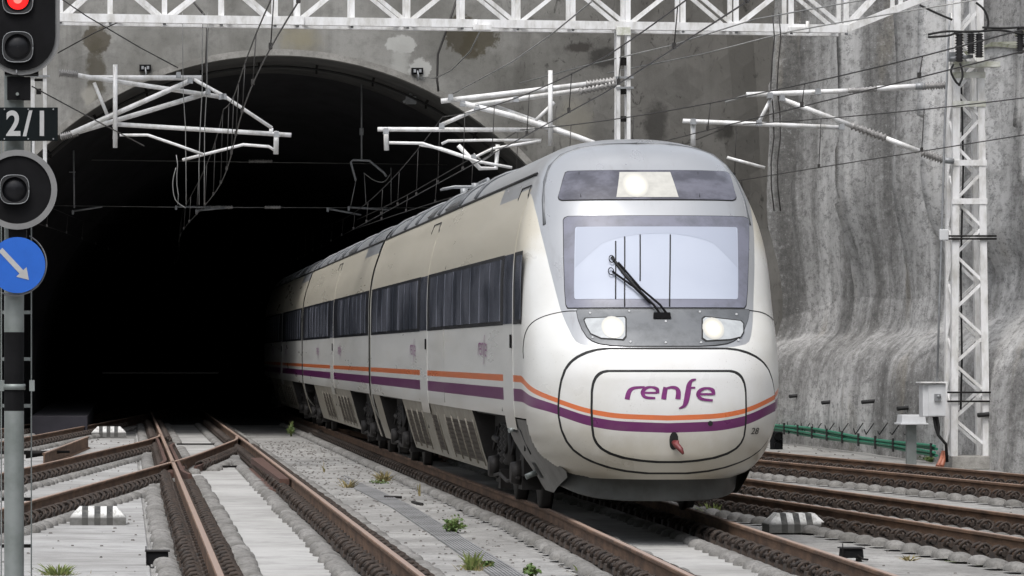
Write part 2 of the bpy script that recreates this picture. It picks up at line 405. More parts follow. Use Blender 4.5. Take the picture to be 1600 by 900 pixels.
# ------------------------------------------------------------------ ground and slabs
g = MB(); rows = []
for j in range(2):
    rows.append([(x, (-60, PD+19)[j], 0) for x in (-400, 400)])
g.grid(rows, False)
g.build('ground', M['ground'], kind='structure')
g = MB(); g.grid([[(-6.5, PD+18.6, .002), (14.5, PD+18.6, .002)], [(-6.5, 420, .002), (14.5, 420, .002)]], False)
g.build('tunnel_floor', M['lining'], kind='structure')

ST = 0.03   # slab top
def sky_blocker_hills(name, pts, h):
    m = MB(); rows = []
    for k in range(9):
        q = k/8; rows.append([Vector((x*(1+.5*q), y*(1+.5*q), h*sstep(0, 1, q)*(.8+.35*mnoise.noise(Vector((x*.01, y*.01, 3)))))) for x, y in pts])
    m.grid(rows, True); return m.build(name, M['blocker_hill'], kind='structure')
M['blocker_hill'] = simple('blocker_hillside', (.05, .065, .035), .95, 0, .5, .3, bump=.5)
sky_blocker_hills('sky_blocker_hills', [(-75, 60), (-80, 20), (-90, -20), (-90, -60), (-70, -95), (-30, -110), (10, -112), (50, -100), (80, -70), (90, -30), (90, 20)], 78)  # added out-of-view ridge that blocks low sky and darkens the tunnel
def slab(X0, X1, d0, d1, step, name='track_slab', shear=0.0, seed=0, mat='slab'):
    base = MB(); base.add([(X0+.03+shear*(d0-60), d0, .006), (X1-.03+shear*(d0-60), d0, .006), (X1-.03+shear*(d1-60), d1, .006), (X0+.03+shear*(d1-60), d1, .006)], [(0, 1, 2, 3)])
    b = base.build(name, M['rubber'], kind='structure')
    me = {}
    d = d0; rr = random.Random(seed)
    while d < d1-.1:
        e = min(d+step, d1)-.025
        m = MB(); x0a, x1a = X0+shear*(d-60), X1+shear*(d-60); x0b, x1b = X0+shear*(e-60), X1+shear*(e-60)
        dz = rr.uniform(-.003, .003)
        m.add([(x0a, d, .004), (x1a, d, .004), (x1b, e, .004), (x0b, e, .004), (x0a+.015, d+.008, ST+dz), (x1a-.015, d+.008, ST+dz), (x1b-.015, e-.008, ST+dz), (x0b+.015, e-.008, ST+dz)],
              [(4, 5, 6, 7), (0, 1, 5, 4), (1, 2, 6, 5), (2, 3, 7, 6), (3, 0, 4, 7)])
        m.build('slab_panel', M[mat], b)
        d += step
    return b
slab(.30, 3.12, 11.4, 112, 6.05, seed=1)
slab(5.42, 6.72, 11.4, 112, 6.05, seed=2)
slab(-7.5, .27, 11.4, 93.4, 12.1, 'yard_slab', seed=3, mat='yslab')

# ------------------------------------------------------------------ rails
RH = .3
PROF = [(-.072, ST), (-.072, ST+.012), (-.014, ST+.03), (-.012, RH-.045), (-.036, RH-.034), (-.037, RH-.008), (-.028, RH), (.028, RH), (.037, RH-.008), (.036, RH-.034), (.012, RH-.045), (.014, ST+.03), (.072, ST+.012), (.072, ST)]
def rail_mesh(fn, d0, d1, step=1.0, prof=PROF, dz=0):
    m = MB(); rows = []; n = max(2, int(math.ceil((d1-d0)/step))+1)
    for i in range(n):
        d = lerp(d0, d1, i/(n-1)); x = fn(d); rows.append([(x+a, d, z+dz) for a, z in prof])
    k = len(prof)
    b = m.grid(rows, False, True)
    m.f += [list(range(b, b+k)), list(range(b+(n-1)*k, b+n*k))[::-1]]; m.sm += [False, False]
    return m
# sleeper block: shell-shaped concrete hump that sticks out on both sides of the rail
def hump_mesh():
    m = MB(); rows = []
    tab = [(-.53, 0), (-.52, .45), (-.50, .75), (-.46, .95), (-.42, 1), (-.38, .95), (-.34, .8), (-.3, .55), (-.27, .3), (0, .25), (.27, .3), (.3, .55), (.34, .8), (.38, .95), (.42, 1), (.46, .95), (.50, .75), (.52, .45), (.53, 0)]
    for u, e in tab:
        hw = .03+.15*e; h = .012+.085*e
        rows.append([(u, hw*cos(a), ST-.006+h*abs(sin(a))**.8) for a in [pi*k/8 for k in range(9)]])
    m.grid(rows, True)
    return m.mesh('sleeper_block', M['sleeper'])
def clip_mesh():
    m = MB(); m.box((-.26, -.1, ST+.03), (.26, .1, ST+.062))
    for s in (-1, 1):
        for y in (-.085, .085):
            c = (s*.185, y, ST+.115); m.tube([(c[0]+.075*cos(a), y+.02*sin(a*2), c[2]+.062*sin(a)) for a in [2*pi*k/9 for k in range(10)]], .021, 4, False)
        m.tube([(s*.185, -.11, ST+.1), (s*.185, .11, ST+.1)], .03, 5)
        m.tube([(s*.1, 0, ST+.05), (s*.1, 0, ST+.16)], .028, 5)
        m.box((s*.26-.03, -.09, ST+.05), (s*.26+.03, .09, ST+.12), .01)
    return m.mesh('rail_fastener', M['clip'])
HUMP, CLIP = hump_mesh(), clip_mesh()
def mesh_into(mb, me, loc, rz, b=[0]):
    c, s = cos(rz), sin(rz)
    mb.add([(v.co.x*c-v.co.y*s+loc[0], v.co.x*s+v.co.y*c+loc[1], v.co.z+loc[2]) for v in me.vertices], [tuple(p.vertices) for p in me.polygons], True)

RAILS = []   # every running rail, to keep sleepers of two tracks apart
def track(label, rails, d0, d1, near, group, skip=None, sl0=None, sl1=None):
    """rails: functions X(d).  Sleepers singly as far as 'near', joined beyond."""
    X0 = rails[0](max(d0, 30))
    tr = thing('railway_track', (X0, max(d0, 20), 0), label, 'railway track', group)
    far_h, far_c = MB(), MB()
    for fn in rails:
        rail_mesh(fn, d0, d1).build('rail', M['rail'], tr)
    k = 0; d = (sl0 or d0)
    while d < (sl1 or d1):
        for fn in rails:
            x = fn(d); rz = -math.atan(fn(d+.5)-fn(d-.5))
            if skip and skip(x, d): continue
            if d < near:
                h = inst(HUMP, 'sleeper_block', (x, d, 0), tr, rz+random.uniform(-.05, .05), (random.uniform(.95, 1.05), random.uniform(.85, 1.15), 1))
                inst(CLIP, 'rail_fastener', (x, d, 0), h, 0).location = (0, 0, 0)
            else:
                mesh_into(far_h, HUMP, (x, d, 0), rz); mesh_into(far_c, CLIP, (x, d, 0), rz)
        d += .6
    if far_h.v:
        far_h.build('sleeper_row', M['sleeper'], tr, kind='stuff'); far_c.build('fastener_row', M['clip'], tr, kind='stuff')
    return tr
tA = lambda d: lin([(5, .79), (31, .827), (63, .86), (93, .88), (200, .9)], d)
tB = lambda d: lin([(5, 2.53), (31, 2.555), (79, 2.65), (93, 2.64), (200, 2.66)], d)
cen2 = [(5, -1.25), (20, -.72), (31.2, -.34), (38.4, -.15), (46, 0), (60, 0), (400, 0)]
tL = lambda d: 5.2+interp(cen2, d)
tR = lambda d: 6.95+interp(cen2, d)
tC = lambda d: interp([(28, -3.55), (46.7, -1.28), (63.3, .72), (66.5, 1.1), (78, 2.2), (82, 2.53), (84.5, 2.61)], d)
tD = lambda d: interp([(40, -4.05), (60.8, -1.67), (72, -.43), (82, .62), (85, .82), (87, .86)], d)
tE = lambda d: interp([(50, -5.6), (79, -2.69), (97.6, -.92), (112, .4), (140, 2.5)], d)
tE2 = lambda d: tE(d)-1.75
r34 = [(22, 13.4), (30, 11.95), (38.1, 10.27), (43, 9.76), (54.4, 8.75), (66, 7.9), (80, 7.2), (98, 6.65), (130, 6.1)]
tR3 = lambda d: interp([(22, 13.3), (32, 11.75), (38.5, 11.03), (43, 10.6), (54.4, 9.6), (66, 8.7), (80, 7.75), (96, 7.1), (100, 7.0)], d)
tR4 = lambda d: tR3(d)-1.70+.02*(d-45)*(d < 45)
tR1 = lambda d: interp([(35, 17.4), (47, 15.6), (57.6, 14.2), (70.8, 12.55), (84, 11.4), (100, 10.9), (200, 10.4)], d)
tR2 = lambda d: tR1(d)-1.76

def near_rail(x, d, others, lo=.36):
    return any(abs(fn(d)-x) < lo and a <= d <= b for fn, a, b in others)
track('rusty left-centre track running straight into the open tunnel mouth', [tA, tB], 8, 230, 62, 'tracks into the tunnel', skip=lambda x, d: near_rail(x, d, [(tC, 62, 85), (tD, 79, 88)], .2), sl0=20, sl1=110)
track('brown-railed track with the white train standing on it', [tL, tR], 8, 230, 62, 'tracks into the tunnel', sl0=20, sl1=110)
track('crossover track slanting over the left-centre track towards the tunnel', [tC], 30, 84.5, 70, None, skip=lambda x, d: near_rail(x, d, [(tA, 0, 999), (tB, 0, 999)]))
track('short slanting rail joining the left-centre track beyond the crossover rail', [tD], 42, 86.5, 66, None, skip=lambda x, d: near_rail(x, d, [(tA, 0, 999)]))
track('outermost left track curving into the left side of the tunnel mouth', [tE2, tE], 52, 140, 62, None, sl1=106)
track('right-hand track curving out from behind the train', [tR4, tR3], 24, 97, 64, 'curved tracks on the right', skip=lambda x, d: near_rail(x, d, [(tR, 0, 999)], .5))
track('far right track nearest the rock wall and white lattice mast', [tR2, tR1], 36, 200, 70, 'curved tracks on the right', sl1=106)

# check rails and castings of the crossing
def check(fn, d0, d1, label, h=RH-.01, w=.03, close=.05):
    m = MB(); pr = [(-w, ST), (-w, h), (w, h), (w, ST)]
    return rail_mesh(fn, d0, d1, 1.0, pr).build('check_rail', M['rust'], label=label, cat='check rail')
ck = MB()
def flare(fn, d0, d1, off, sgn, e=.09):
    return lambda d: fn(d)+off+sgn*e*(max(0, 1-(d-d0)/1.5)+max(0, 1-(d1-d)/1.5))
check(flare(tA, 58, 78, .1, 1), 58, 78, 'dark check rail along the right side of the left-centre rail at the crossing')
check(flare(tA, 64, 84, -.12, -1), 64, 84, 'dark check rail along the left side of the left-centre rail at the crossing')
check(flare(tC, 66, 80, .02, 0), 67.2, 67.3, 'small rusty rail end beside the crossing') if False else None
check(lambda d: tC(d)+.2, 66.5, 77, 'low guard rail behind the slanting crossover rail', .15)
fr = MB(); x0 = tA(63.6)
fr.prism([(x0-.2, 62.4, ST), (x0+.16, 62.4, ST), (x0+.24, 65.8, ST), (x0-.16, 65.8, ST)], (0, 0, .155))
fr.prism([(x0-.3, 63.2, ST), (x0-.2, 63.2, ST), (x0-.16, 64.2, ST), (x0-.3, 64.2, ST)], (0, 0, .1))
bevel(fr.build('crossing_frog', M['rust'], label='rusty cast frog where the slanting rail cuts the left-centre rail', cat='rail crossing'), .02)
# boxed joint plates beside the right rail of the centre track
jp = thing('rail_joint', (2.45, 60, ST), 'boxy rusty joint plate stack against the inner side of the right rail', 'rail joint')
m = MB()
m.prism([(tB(57)-.2, 56.5, ST), (tB(57)-.05, 56.5, ST), (tB(68)-.05, 68, ST), (tB(68)-.27, 68, ST)], (0, 0, .235))
m.build('joint_plate', M['rust'], jp)
m = MB()
m.prism([(tB(57)-.36, 56.4, ST), (tB(57)-.205, 56.4, ST), (tB(66)-.27, 67, ST), (tB(66)-.46, 67, ST)], (0, 0, .07))
m.build('base_plate', M['rust'], jp)
m = MB()
for k in range(9): m.box((tB(57)-.21, 57.2+k*.8, ST+.04), (tB(57)-.17, 57.32+k*.8, ST+.11))
m.build('bolt_row', M['clip'], jp, kind='stuff')
m = MB()
for k in range(7): m.box((tD(60)+.03+(k*.6)*.107, 57.6+k*.6, ST+.03), (tD(60)+.1+(k*.6)*.107, 57.72+k*.6, ST+.13))

# loose rail stub on the left with a rod under it
st = thing('rail_stub', at(105, 700, 77)*1.0, 'short loose length of rusty rail lying in front of the farthest striped block', 'rail stub')
st.location.z = 0
m = rail_mesh(lambda d: lin([(70, -1.54), (84, -.84)], d), 70, 84); m.build('stub_rail', M['rail'], st)
m = MB(); m.tube([at(40, 706, 73.5)*1, at(109, 706, 73.5)*1], .03, 6)
for v in m.v: v.z = .09+(v.z-m.v[0].z)
m.build('tie_rod', M['dark_steel'], st)
# point machine rods across the far slab
for i, (yy, xa, xb) in enumerate(((682, 276, 340), (714, 300, 372))):
    d = 1.95*F/(yy-553); m = MB(); m.tube([((xa-194)*d/F, d, .07), ((xb-194)*d/F, d, .07)], .022, 6)
    m.build('switch_rod', M['dark_steel'], label=('farther' if i == 0 else 'nearer')+' thin steel rod lying across the slab by the crossing', cat='switch rod')

# ------------------------------------------------------------------ tunnel
AX, AZ, AR = 3.93, 1.14, 8.75
def arch(n, R, cx, cz, y):
    a0 = -math.asin(min(1, (cz)/R)); pts = []
    for i in range(n+1):
        a = pi-a0 - (pi-2*a0)*i/n
        pts.append(Vector((cx+R*cos(a), y, max(0, cz+R*sin(a)))))
    return pts
tp = thing('tunnel_portal', (AX, PD, 0), 'weathered grey concrete portal wall around the dark tunnel mouth', 'tunnel portal', kind=None)
m = MB(); N = 96; inner = arch(N, AR, AX, AZ, PD); rows = []
XL, XR, ZT = -42, 17.6, 26
for j in range(25):
    t_ = (j/24)**1.3; row = []
    for p in inner:
        dx, dz = p.x-AX, p.z-AZ
        ks = []
        if dx < -1e-6: ks.append((XL-AX)/dx)
        if dx > 1e-6: ks.append((XR-AX)/dx)
        if dz > 1e-6: ks.append((ZT-AZ)/dz)
        if dz < -1e-6: ks.append(AZ/-dz*1.0+1e-4 if False else 1e9)
        k = min(ks); q = Vector((AX+dx*lerp(1, k, t_), PD, max(0, AZ+dz*lerp(1, k, t_))))
        q.y += (mnoise.noise(q*.7)*.10+mnoise.noise(q*.25)*.15)*sstep(0, .12, t_)
        q.y -= .5*sstep(12.5, 17, q.x)*max(0, mnoise.noise(Vector((q.x*1.2, 3, q.z*.15)))*1.2+.3)
        row.append(q)
    rows.append(row)
m.grid(rows, False); m.build('facade', M['portal'], tp)
# top corners left by the ray fan
m = MB(); rim = []
for i in range(2):
    rim.append([p+(p-Vector((AX, p.y, AZ))).normalized()*(.0 if i else .06)+Vector((0, -.05 if i == 0 else .0, 0)) for p in inner])
outer = [p+(p-Vector((AX, p.y, AZ))).normalized()*.16 for p in inner]
m.grid([[p+Vector((0, .02, 0)) for p in outer], [p+Vector((0, -.07, 0)) for p in outer], [p+Vector((0, -.07, 0)) for p in inner], [p+Vector((0, .3, 0)) for p in inner]], False)
m.build('arch_rim', M['kerb'], tp)
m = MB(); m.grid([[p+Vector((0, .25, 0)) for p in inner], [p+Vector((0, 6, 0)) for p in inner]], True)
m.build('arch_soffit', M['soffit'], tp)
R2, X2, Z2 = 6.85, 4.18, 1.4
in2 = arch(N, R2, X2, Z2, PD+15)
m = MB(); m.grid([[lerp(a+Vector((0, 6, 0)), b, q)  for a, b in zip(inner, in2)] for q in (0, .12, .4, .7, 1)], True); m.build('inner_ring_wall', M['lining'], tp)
tn = thing('tunnel_bore', (X2, PD+15, 0), 'unlit dark tunnel bore vanishing into blackness behind the train', 'tunnel')
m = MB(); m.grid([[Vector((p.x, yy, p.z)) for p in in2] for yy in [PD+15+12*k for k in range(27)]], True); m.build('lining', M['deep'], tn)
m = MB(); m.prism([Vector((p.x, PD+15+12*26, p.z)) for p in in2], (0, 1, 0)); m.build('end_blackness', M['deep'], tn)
for sx in (-1, 1):
    m = MB(); xw = X2+sx*(R2-.2)
    m.box((min(xw, xw-sx*1.5), PD+2, 0), (max(xw, xw-sx*1.5), 260, .55)); m.build('walkway', M['deep'], tn)
# cable and clamps along the soffit
cab = thing('soffit_cable', (AX, PD+1.4, 0), 'black cable clamped along the underside of the tunnel arch', 'cable')
pts = [Vector((AX+(AR-.12)*cos(a), PD+2.1, AZ+(AR-.12)*sin(a))) for a in [pi*(.08+.84*i/60) for i in range(61)]]
m = MB(); m.tube(pts, .035, 5); m.build('cable', M['rubber'], cab)
for i in range(3, 60, 4):
    p = pts[i]; q = p+(p-Vector((AX, p.y, AZ))).normalized()*.12
    m = MB(); m.bar(q, p, .07); m.tube([p, p+Vector((0, 0, -.12))], .03, 5); m.build('clamp', M['dark_steel'], cab, origin=p)
# small brackets on the facade
for i, (x, y) in enumerate(((227, 106), (652, 111))):
    p = at(x, y, PD-.1); b = thing('wall_bracket', p, ['black two-hole bracket on the portal wall left of the arch crown', 'black two-hole bracket on a pale patch right of the arch crown'][i], 'bracket')
    m = MB(); m.box(p+Vector((-.15, -.05, -.08)), p+Vector((.15, .1, .08))); m.build('plate', M['black'], b)
    m = MB()
    for s in (-.08, .06): m.box(p+Vector((s-.02, -.09, -.04)), p+Vector((s+.04, -.045, .04)))
    m.tube([p+Vector((0, -.1, 0)), p+Vector((.02, -.18, -.16)), p+Vector((.0, -.1, -.25))], .02, 5); m.build('eye', M['grey'], b)
for i, (x, y, r) in enumerate(((643, 145, -1),)):
    p = at(x, y, PD+2.5); b = MB(); b.tube([p+Vector((.1, 0, .35)), p+Vector((-.05, 0, -.15)), p+Vector((-.22, 0, -.25))], .05, 6); b.box(p+Vector((-.15, -.1, -.3)), p+Vector((.12, .1, -.1)))
    b.build('floodlight', M['grey'], label='small grey floodlight hanging under the arch beside the cable', cat='floodlight')

# ------------------------------------------------------------------ rock cut on the right
rw = thing('rock_wall', (16.4, 60, 0), 'streaked grey sprayed-concrete wall with hanging folds along the right tracks', 'retaining wall')
ridges = [98.5, 93.8, 91.3, 86.2, 81.6, 77.6, 73.4, 69, 64, 59, 53, 48, 42, 36, 30]
def foldx(d, z):
    d = d+mnoise.noise(Vector((d*.08, z*.16, 2)))*1.4
    for a, b in zip(ridges, ridges[1:]):
        if d <= a and d > b:
            t_ = (a-d)/(a-b); return -.8*(1-t_)**1.8*(.65+.35*sin(a*3))-.05*sin(t_*7+a)
    return 0
m = MB(); rows = []; ds = [98.6-i*.28 for i in range(int((98.6-30)/.28)+1)]
zt = lambda d: 16.5 if d > 75.6 else 8.25+.15*mnoise.noise(Vector((d*.6, 0, 0)))
FV = {}
def fold_tone(d):
    for i, (a, b) in enumerate(zip(ridges, ridges[1:])):
        if b < d <= a: t_ = (a-d)/(a-b); return lin([(0, [.15, .75, .3, .85, .45, .9, .55, .8][i % 8]), (.5, [.5, .2, .8, .35, .7, .6, .9, .5][i % 8]), (1, [.6, .4, .25, .7, .4, .8, .6, .7][i % 8])], t_)
    return .5
def wall_col(d):
    col = []; edge = 2.12+.25*mnoise.noise(Vector((d*.13, 5, 0))); back = 3.05+.45*mnoise.noise(Vector((d*.1, 9, 0)))+.5*sstep(78, 66, d)
    for k in range(70):
        if k <= 28:   # bench: steep foot, rounded lip, concave sweep up into the folds
            v = k/28*5; x = ext([(0, 16.45), (1, 16.5), (2, 16.6), (2.7, 16.76), (3.4, 17.02), (4.2, 17.28), (5, 17.42)], v)
            z = ext([(0, 0), (1, edge*.5), (2, edge*.9), (2.7, edge*1.07), (3.4, lerp(edge*1.1, back, .25)), (4.2, lerp(edge, back, .65)), (5, back*1.12)], v)
        else:
            v = (k-28)/41; z = back*1.12+(zt(d)-back*1.12)*v; x = 17.42+.02*v
            x += foldx(d, z)*sstep(0, .22, v)
        p = Vector((x, d, z)); a = .1
        x += a*mnoise.noise(Vector((p.x, p.y*.5, p.z*.3)))+.03*mnoise.noise(Vector((p.x, p.y*2, p.z*.8)))+.012*mnoise.noise(p*6)
        if k < 15: x += -.12*mnoise.noise(Vector((p.y*.3, p.z*.3, 7)))
        x -= .8*math.exp(-abs(94.3-d)/2.2)
        col.append(Vector((x, d, max(0, z+.05*mnoise.noise(p*1.1)*(k > 2)))))
    return col
cols = [wall_col(d) for d in ds]
m.grid([c[:29] for c in cols], True)
def tone_at(p): return fold_tone(p.y+mnoise.noise(Vector((p.y*.08, p.z*.16, 2)))*1.4+.35*mnoise.noise(p*.5))
m.at = {'tone': [lerp(.5+.35*mnoise.noise(Vector((p.y*.22, p.z*.5, 1))), tone_at(p), sstep(20, 28, k)) for c in cols for k, p in enumerate(c[:29])]}
m.build('bench', M['shotcrete'], rw)
m = MB(); m.grid([c[28:] for c in cols], True); m.at = {'tone': [tone_at(p) for c in cols for p in c[28:]]}; m.build('upper_face', M['shotcrete'], rw)
m = MB(); m.box((16.7, 29.5, 0), (30, 30, 3))
# moss edge and top slab of the near wall
m = MB()
m.grid([[Vector((c[-1].x-.06, c[-1].y, c[-1].z-.02)) for c in cols if c[0].y < 75.6], [Vector((c[-1].x-.03, c[-1].y, c[-1].z+.05+.05*mnoise.noise(c[-1]*3))) for c in cols if c[0].y < 75.6], [Vector((22.5, c[0].y, c[-1].z+.3)) for c in cols if c[0].y < 75.6]], False)
m.build('mossy_ledge', M['mossc'], rw)
m = MB(); rows = []
for i in range(60):
    d = 30+i*1.2; rows.append([Vector((22.3+.25*mnoise.noise(Vector((d*.2, z*.1, 4)))+foldx(d+3, z)*.7, d, z)) for z in [7+k*.7 for k in range(16)]])
m.grid(rows, True); m.at = {'tone': [.85]*len(m.v)}; m.build('setback_face', M['shotcrete'], rw)
# anchor stubs poking out of the wall
for i, (x, y, k) in enumerate(((1243, 405, 0), (1305, 403, 0), (1383, 399, 0), (1436, 401, 1), (1550, 398, 0), (1243, 618, 2), (1294, 628, 2), (1357, 627, 2), (1413, 637, 2), (1540, 647, 2))):
    up = y < 500; d = (17.7 if up else 16.5)*F/(x-194)
    p = at(x, y, d-.4); l = .34+.2*(k == 1)
    m = MB(); m.tube([p+Vector((.4, 0, .03)), p+Vector((-l/2, -.1, -.02))], .045, 7)
    if up: m.tube([p+Vector((.12, -.03, .06)), p+Vector((.12, -.03, -.12))], .03, 6)
    m.build('wall_anchor', M['white'] if up else M['rubber'], label=('pale pipe stub in the upper wall' if up else 'dark pipe stub in the lower wall')+', '+['just right of the train roof', 'second from the train', 'third from the train', 'longest, left of the lattice mast', 'right of the lattice mast', 'low beside the train flank', 'second low one from the train', 'third low one from the train', 'just left of the grey cabinet', 'low right of the mast'][i], cat='pipe stub', group='pipe stubs in the rock wall')
# green cables hung along the foot of the wall
gc = thing('cable_run', at(1340, 695, 80), 'bundle of green cables tied along the foot of the rock wall', 'cable bundle')
gx = lambda d: 16.12
for k in range(4):
    m = MB(); m.tube([Vector((16.15-.04*(k % 2), d, .30+.05*k+.02*sin(d*.5+k)-.10*sstep(90, 72, d))) for d in [93-.5*i for i in range(42)]], .032, 5)
    m.build('green_cable', M['gcable'], gc)
for i in range(12):
    d = 92.5-i*1.8; m = MB(); m.bar((16.08, d, .52-.1*sstep(90, 72, d)), (16.08, d, .24-.1*sstep(90, 72, d)), .03, .12); m.build('cable_tie', M['rubber'], gc, origin=(16.1, d, .5))
m = MB(); zz = [(1372, 640), (1368, 655), (1350, 700), (1340, 712)]
for x0, sl in ((1215, .1), (1240, .12), (1262, .1), (1280, .13), (1300, .1), (1322, .12), (1345, .1), (1362, .12), (1383, .1), (1403, .1), (1424, .1)):
    d = 16.2*F/(x0-194); z0 = CZ-(668-553)*d/F; m.tube([(16.25, d, z0+.1), (16.1, d+.1, z0-.15), (16.12, d+.4, .55)], .014, 4)
m.build('hanger_wires', M['rubber'], gc, kind='stuff')

# ------------------------------------------------------------------ the train
TX, TY, TZ = 6.07, 40.7, .3
WP = [(1.0, .49), (1.16, .56), (1.285, .70), (1.38, .90), (1.435, 1.15), (1.455, 1.45), (1.46, 1.8), (1.46, 2.3), (1.455, 2.8), (1.43, 3.15), (1.375, 3.45), (1.28, 3.75), (1.185, 4.0), (1.07, 4.18), (.92, 4.31), (.70, 4.41), (.38, 4.48), (0, 4.50)]
S0 = [(.4, .32), (.6, .14), (.8, .05), (1.2, 0), (1.6, .03), (1.9, .13), (2.1, .27), (2.41, .56), (3.0, .96), (3.47, 1.3), (3.85, 1.62), (4.1, 1.9), (4.25, 2.08), (4.34, 2.3), (4.42, 2.62), (4.47, 3.0), (4.50, 3.6)]
LP = [(.4, 1.9), (1.0, 1.75), (2.0, 1.6), (2.6, 1.35), (3.5, 1.15), (4.1, 1.1), (4.5, 1.2)]
NP = [(.4, 2.3), (1.0, 2.6), (2.0, 2.8), (2.6, 2.6), (3.3, 2.6), (4.0, 2.9), (4.4, 2.8)]
def catm(pts, n):
    out = []
    P = [(2*pts[0][0]-pts[1][0], 2*pts[0][1]-pts[1][1])]+pts+[(-pts[-2][0], pts[-2][1])]
    for i in range(1, len(P)-2):
        p0, p1, p2, p3 = P[i-1:i+3]
        for k in range(n):
            t_ = k/n; q = []
            for c in (0, 1):
                q.append(.5*(2*p1[c]+(p2[c]-p0[c])*t_+(2*p0[c]-5*p1[c]+4*p2[c]-p3[c])*t_**2+(3*p1[c]-p0[c]-3*p2[c]+p3[c])*t_**3))
            out.append(tuple(q))
    out.append(pts[-1]); return out
WC = catm(WP, 8)
WZ = sorted((z, w) for w, z in WC)
def W(z): return max(0.0, lin(WZ, z))
def s0(z): return interp(S0, z)
def Ln(z): return interp(LP, z)
def Nn(z): return interp(NP, z)
def Dn(u, z):
    """how far behind the nose tip the skin is at lateral u, height z"""
    w = W(z); r = min(1, abs(u)/max(w, 1e-6)); n = Nn(z)
    return s0(z)+Ln(z)*(1-(1-r**n)**(1/n))
def TW(u, s, z): return Vector((TX+u, TY+s, TZ+z))
def nose_pt(u, z, off=0.0):
    p = TW(u, Dn(u, z), z)
    if off:
        e = .01; w = W(z)
        uu = min(abs(u), w*.97)*(1 if u >= 0 else -1)
        a = TW(uu+e, Dn(uu+e, z), z)-TW(uu-e, Dn(uu-e, z), z); b = TW(uu, Dn(uu, z+e), z+e)-TW(uu, Dn(uu, z-e), z-e)
        nrm = a.cross(b); nrm.normalize()
        if nrm.y > 0: nrm = -nrm
        p += nrm*off
    return p
def px(x, y):
    """front skin coordinates (u, z) under photo pixel x, y"""
    d = TY+.6; u = z = 0
    for _ in range(40):
        u = (x-194)*d/F-TX; z = CZ-TZ-(y-553)*d/F
        zz = min(max(z, .45), 4.4); u2 = max(-W(zz)*.995, min(W(zz)*.995, u))
        d = lerp(d, TY+Dn(u2, zz), .5)
    return u, z
UM = [(1.90, -1), (1.955, -.9), (1.96, .55), (1.985, .88), (2.03, .97), (2.1, 1.01), (2.25, 1.06), (2.41, 1.10), (2.9, 1.18), (3.3, 1.235), (3.6, 1.262), (3.85, 1.262), (4.02, 1.22), (4.035, 9), (5, 9)]
ZC = [(0, 1.185), (.5, 1.205), (.85, 1.255), (1.3, 1.37), (1.9, 1.49), (2.5, 1.60), (2.7, 1.61), (60, 1.61)]
def attrs(m, pts):
    """pts: (u, s, z, a) with a = arc length from the centre line round the nose"""
    H, T_, Mm = [], [], []
    for u, s, z, a in pts:
        H.append(z-interp(ZC, a)); T_.append(sstep(1.3, 2.7, a)); Mm.append(abs(u)-lin(UM, z) if s < 9 or z > 4 else (9 if z < 4.04 else -1))
    m.at = {'h': H, 't': T_, 'm': Mm}
FB = [(.5, .75), (.53, .95), (.58, 1.02), (.66, 1.12), (.74, 1.3), (.9, 1.36), (1.1, 1.38)]
def shell(parent, length, nose=True, name='body_shell'):
    m = MB(); rows = []; P = []
    prof = [(w, z) for w, z in WC]
    # finer rows where the stripes run
    fine = []
    for (w0, z0), (w1, z1) in zip(prof, prof[1:]):
        k = max(1, int(abs(z1-z0)/.03)) if .9 < z0 < 4.1 else 1
        for i in range(k): fine.append((lerp(w0, w1, i/k), lerp(z0, z1, i/k)))
    fine.append(prof[-1]); prof = fine
    if nose:
        NQ = 60; phis = [pi/2*(i/NQ) for i in range(NQ+1)]
        back = [2.45, 3.2, 4.0, 6, 10, 16, 22, length]
    else: phis = []; back = [0, 4, 10, 16, 22, length]
    half = []
    for w, z in prof:
        r = []; n = Nn(z); L = Ln(z); a = 0; pu, ps = 0, s0(z)
        for ph in phis:
            if ph == phis[-1]: u, s = w, s0(z)+L
            else: u = w*sin(ph)**(2/n) if ph > 0 else 0; s = s0(z)+L*(1-cos(ph)**(2/n))
            a += hypot(u-pu, s-ps); pu, ps = u, s; r.append((u, s, z, a))
        if nose:
            e = r[-1][1]
            for b in back:
                b = max(b, e+.02*(back.index(b)+1)); r.append((w, b, z, a+b-e))
        else:
            for b in back: r.append((w, b, z, 40))
        half.append(r)
    for sg in (1, -1):
        base = len(m.v); k = len(half[0])
        for r in half:
            for u, s, z, a in r: m.v.append(TW(sg*u, s, z)); P.append((u, s, z, a))
        for i in range(len(half)-1):
            z = half[i][0][2]
            for j in range(k-1):
                if z < 1.12 and (not nose or half[i][j][1] > (lin(FB, z) if sg < 0 else lin([(.5, 1.3), (.62, 1.75), (.85, 1.98), (1.12, 2.0)], z))): continue
                q = [base+i*k+j, base+i*k+j+1, base+(i+1)*k+j+1, base+(i+1)*k+j]
                m.f.append(q if sg < 0 else q[::-1]); m.sm.append(True)
    attrs(m, P)
    return m
def side_pt(s, z, off=0.0, side=-1):
    w = W(z); e = .01; dw = (W(z+e)-W(z-e))/(2*e); n = Vector((1, 0, -dw)).normalized()
    return TW(side*(w+n.x*off), s, z+n.z*off)
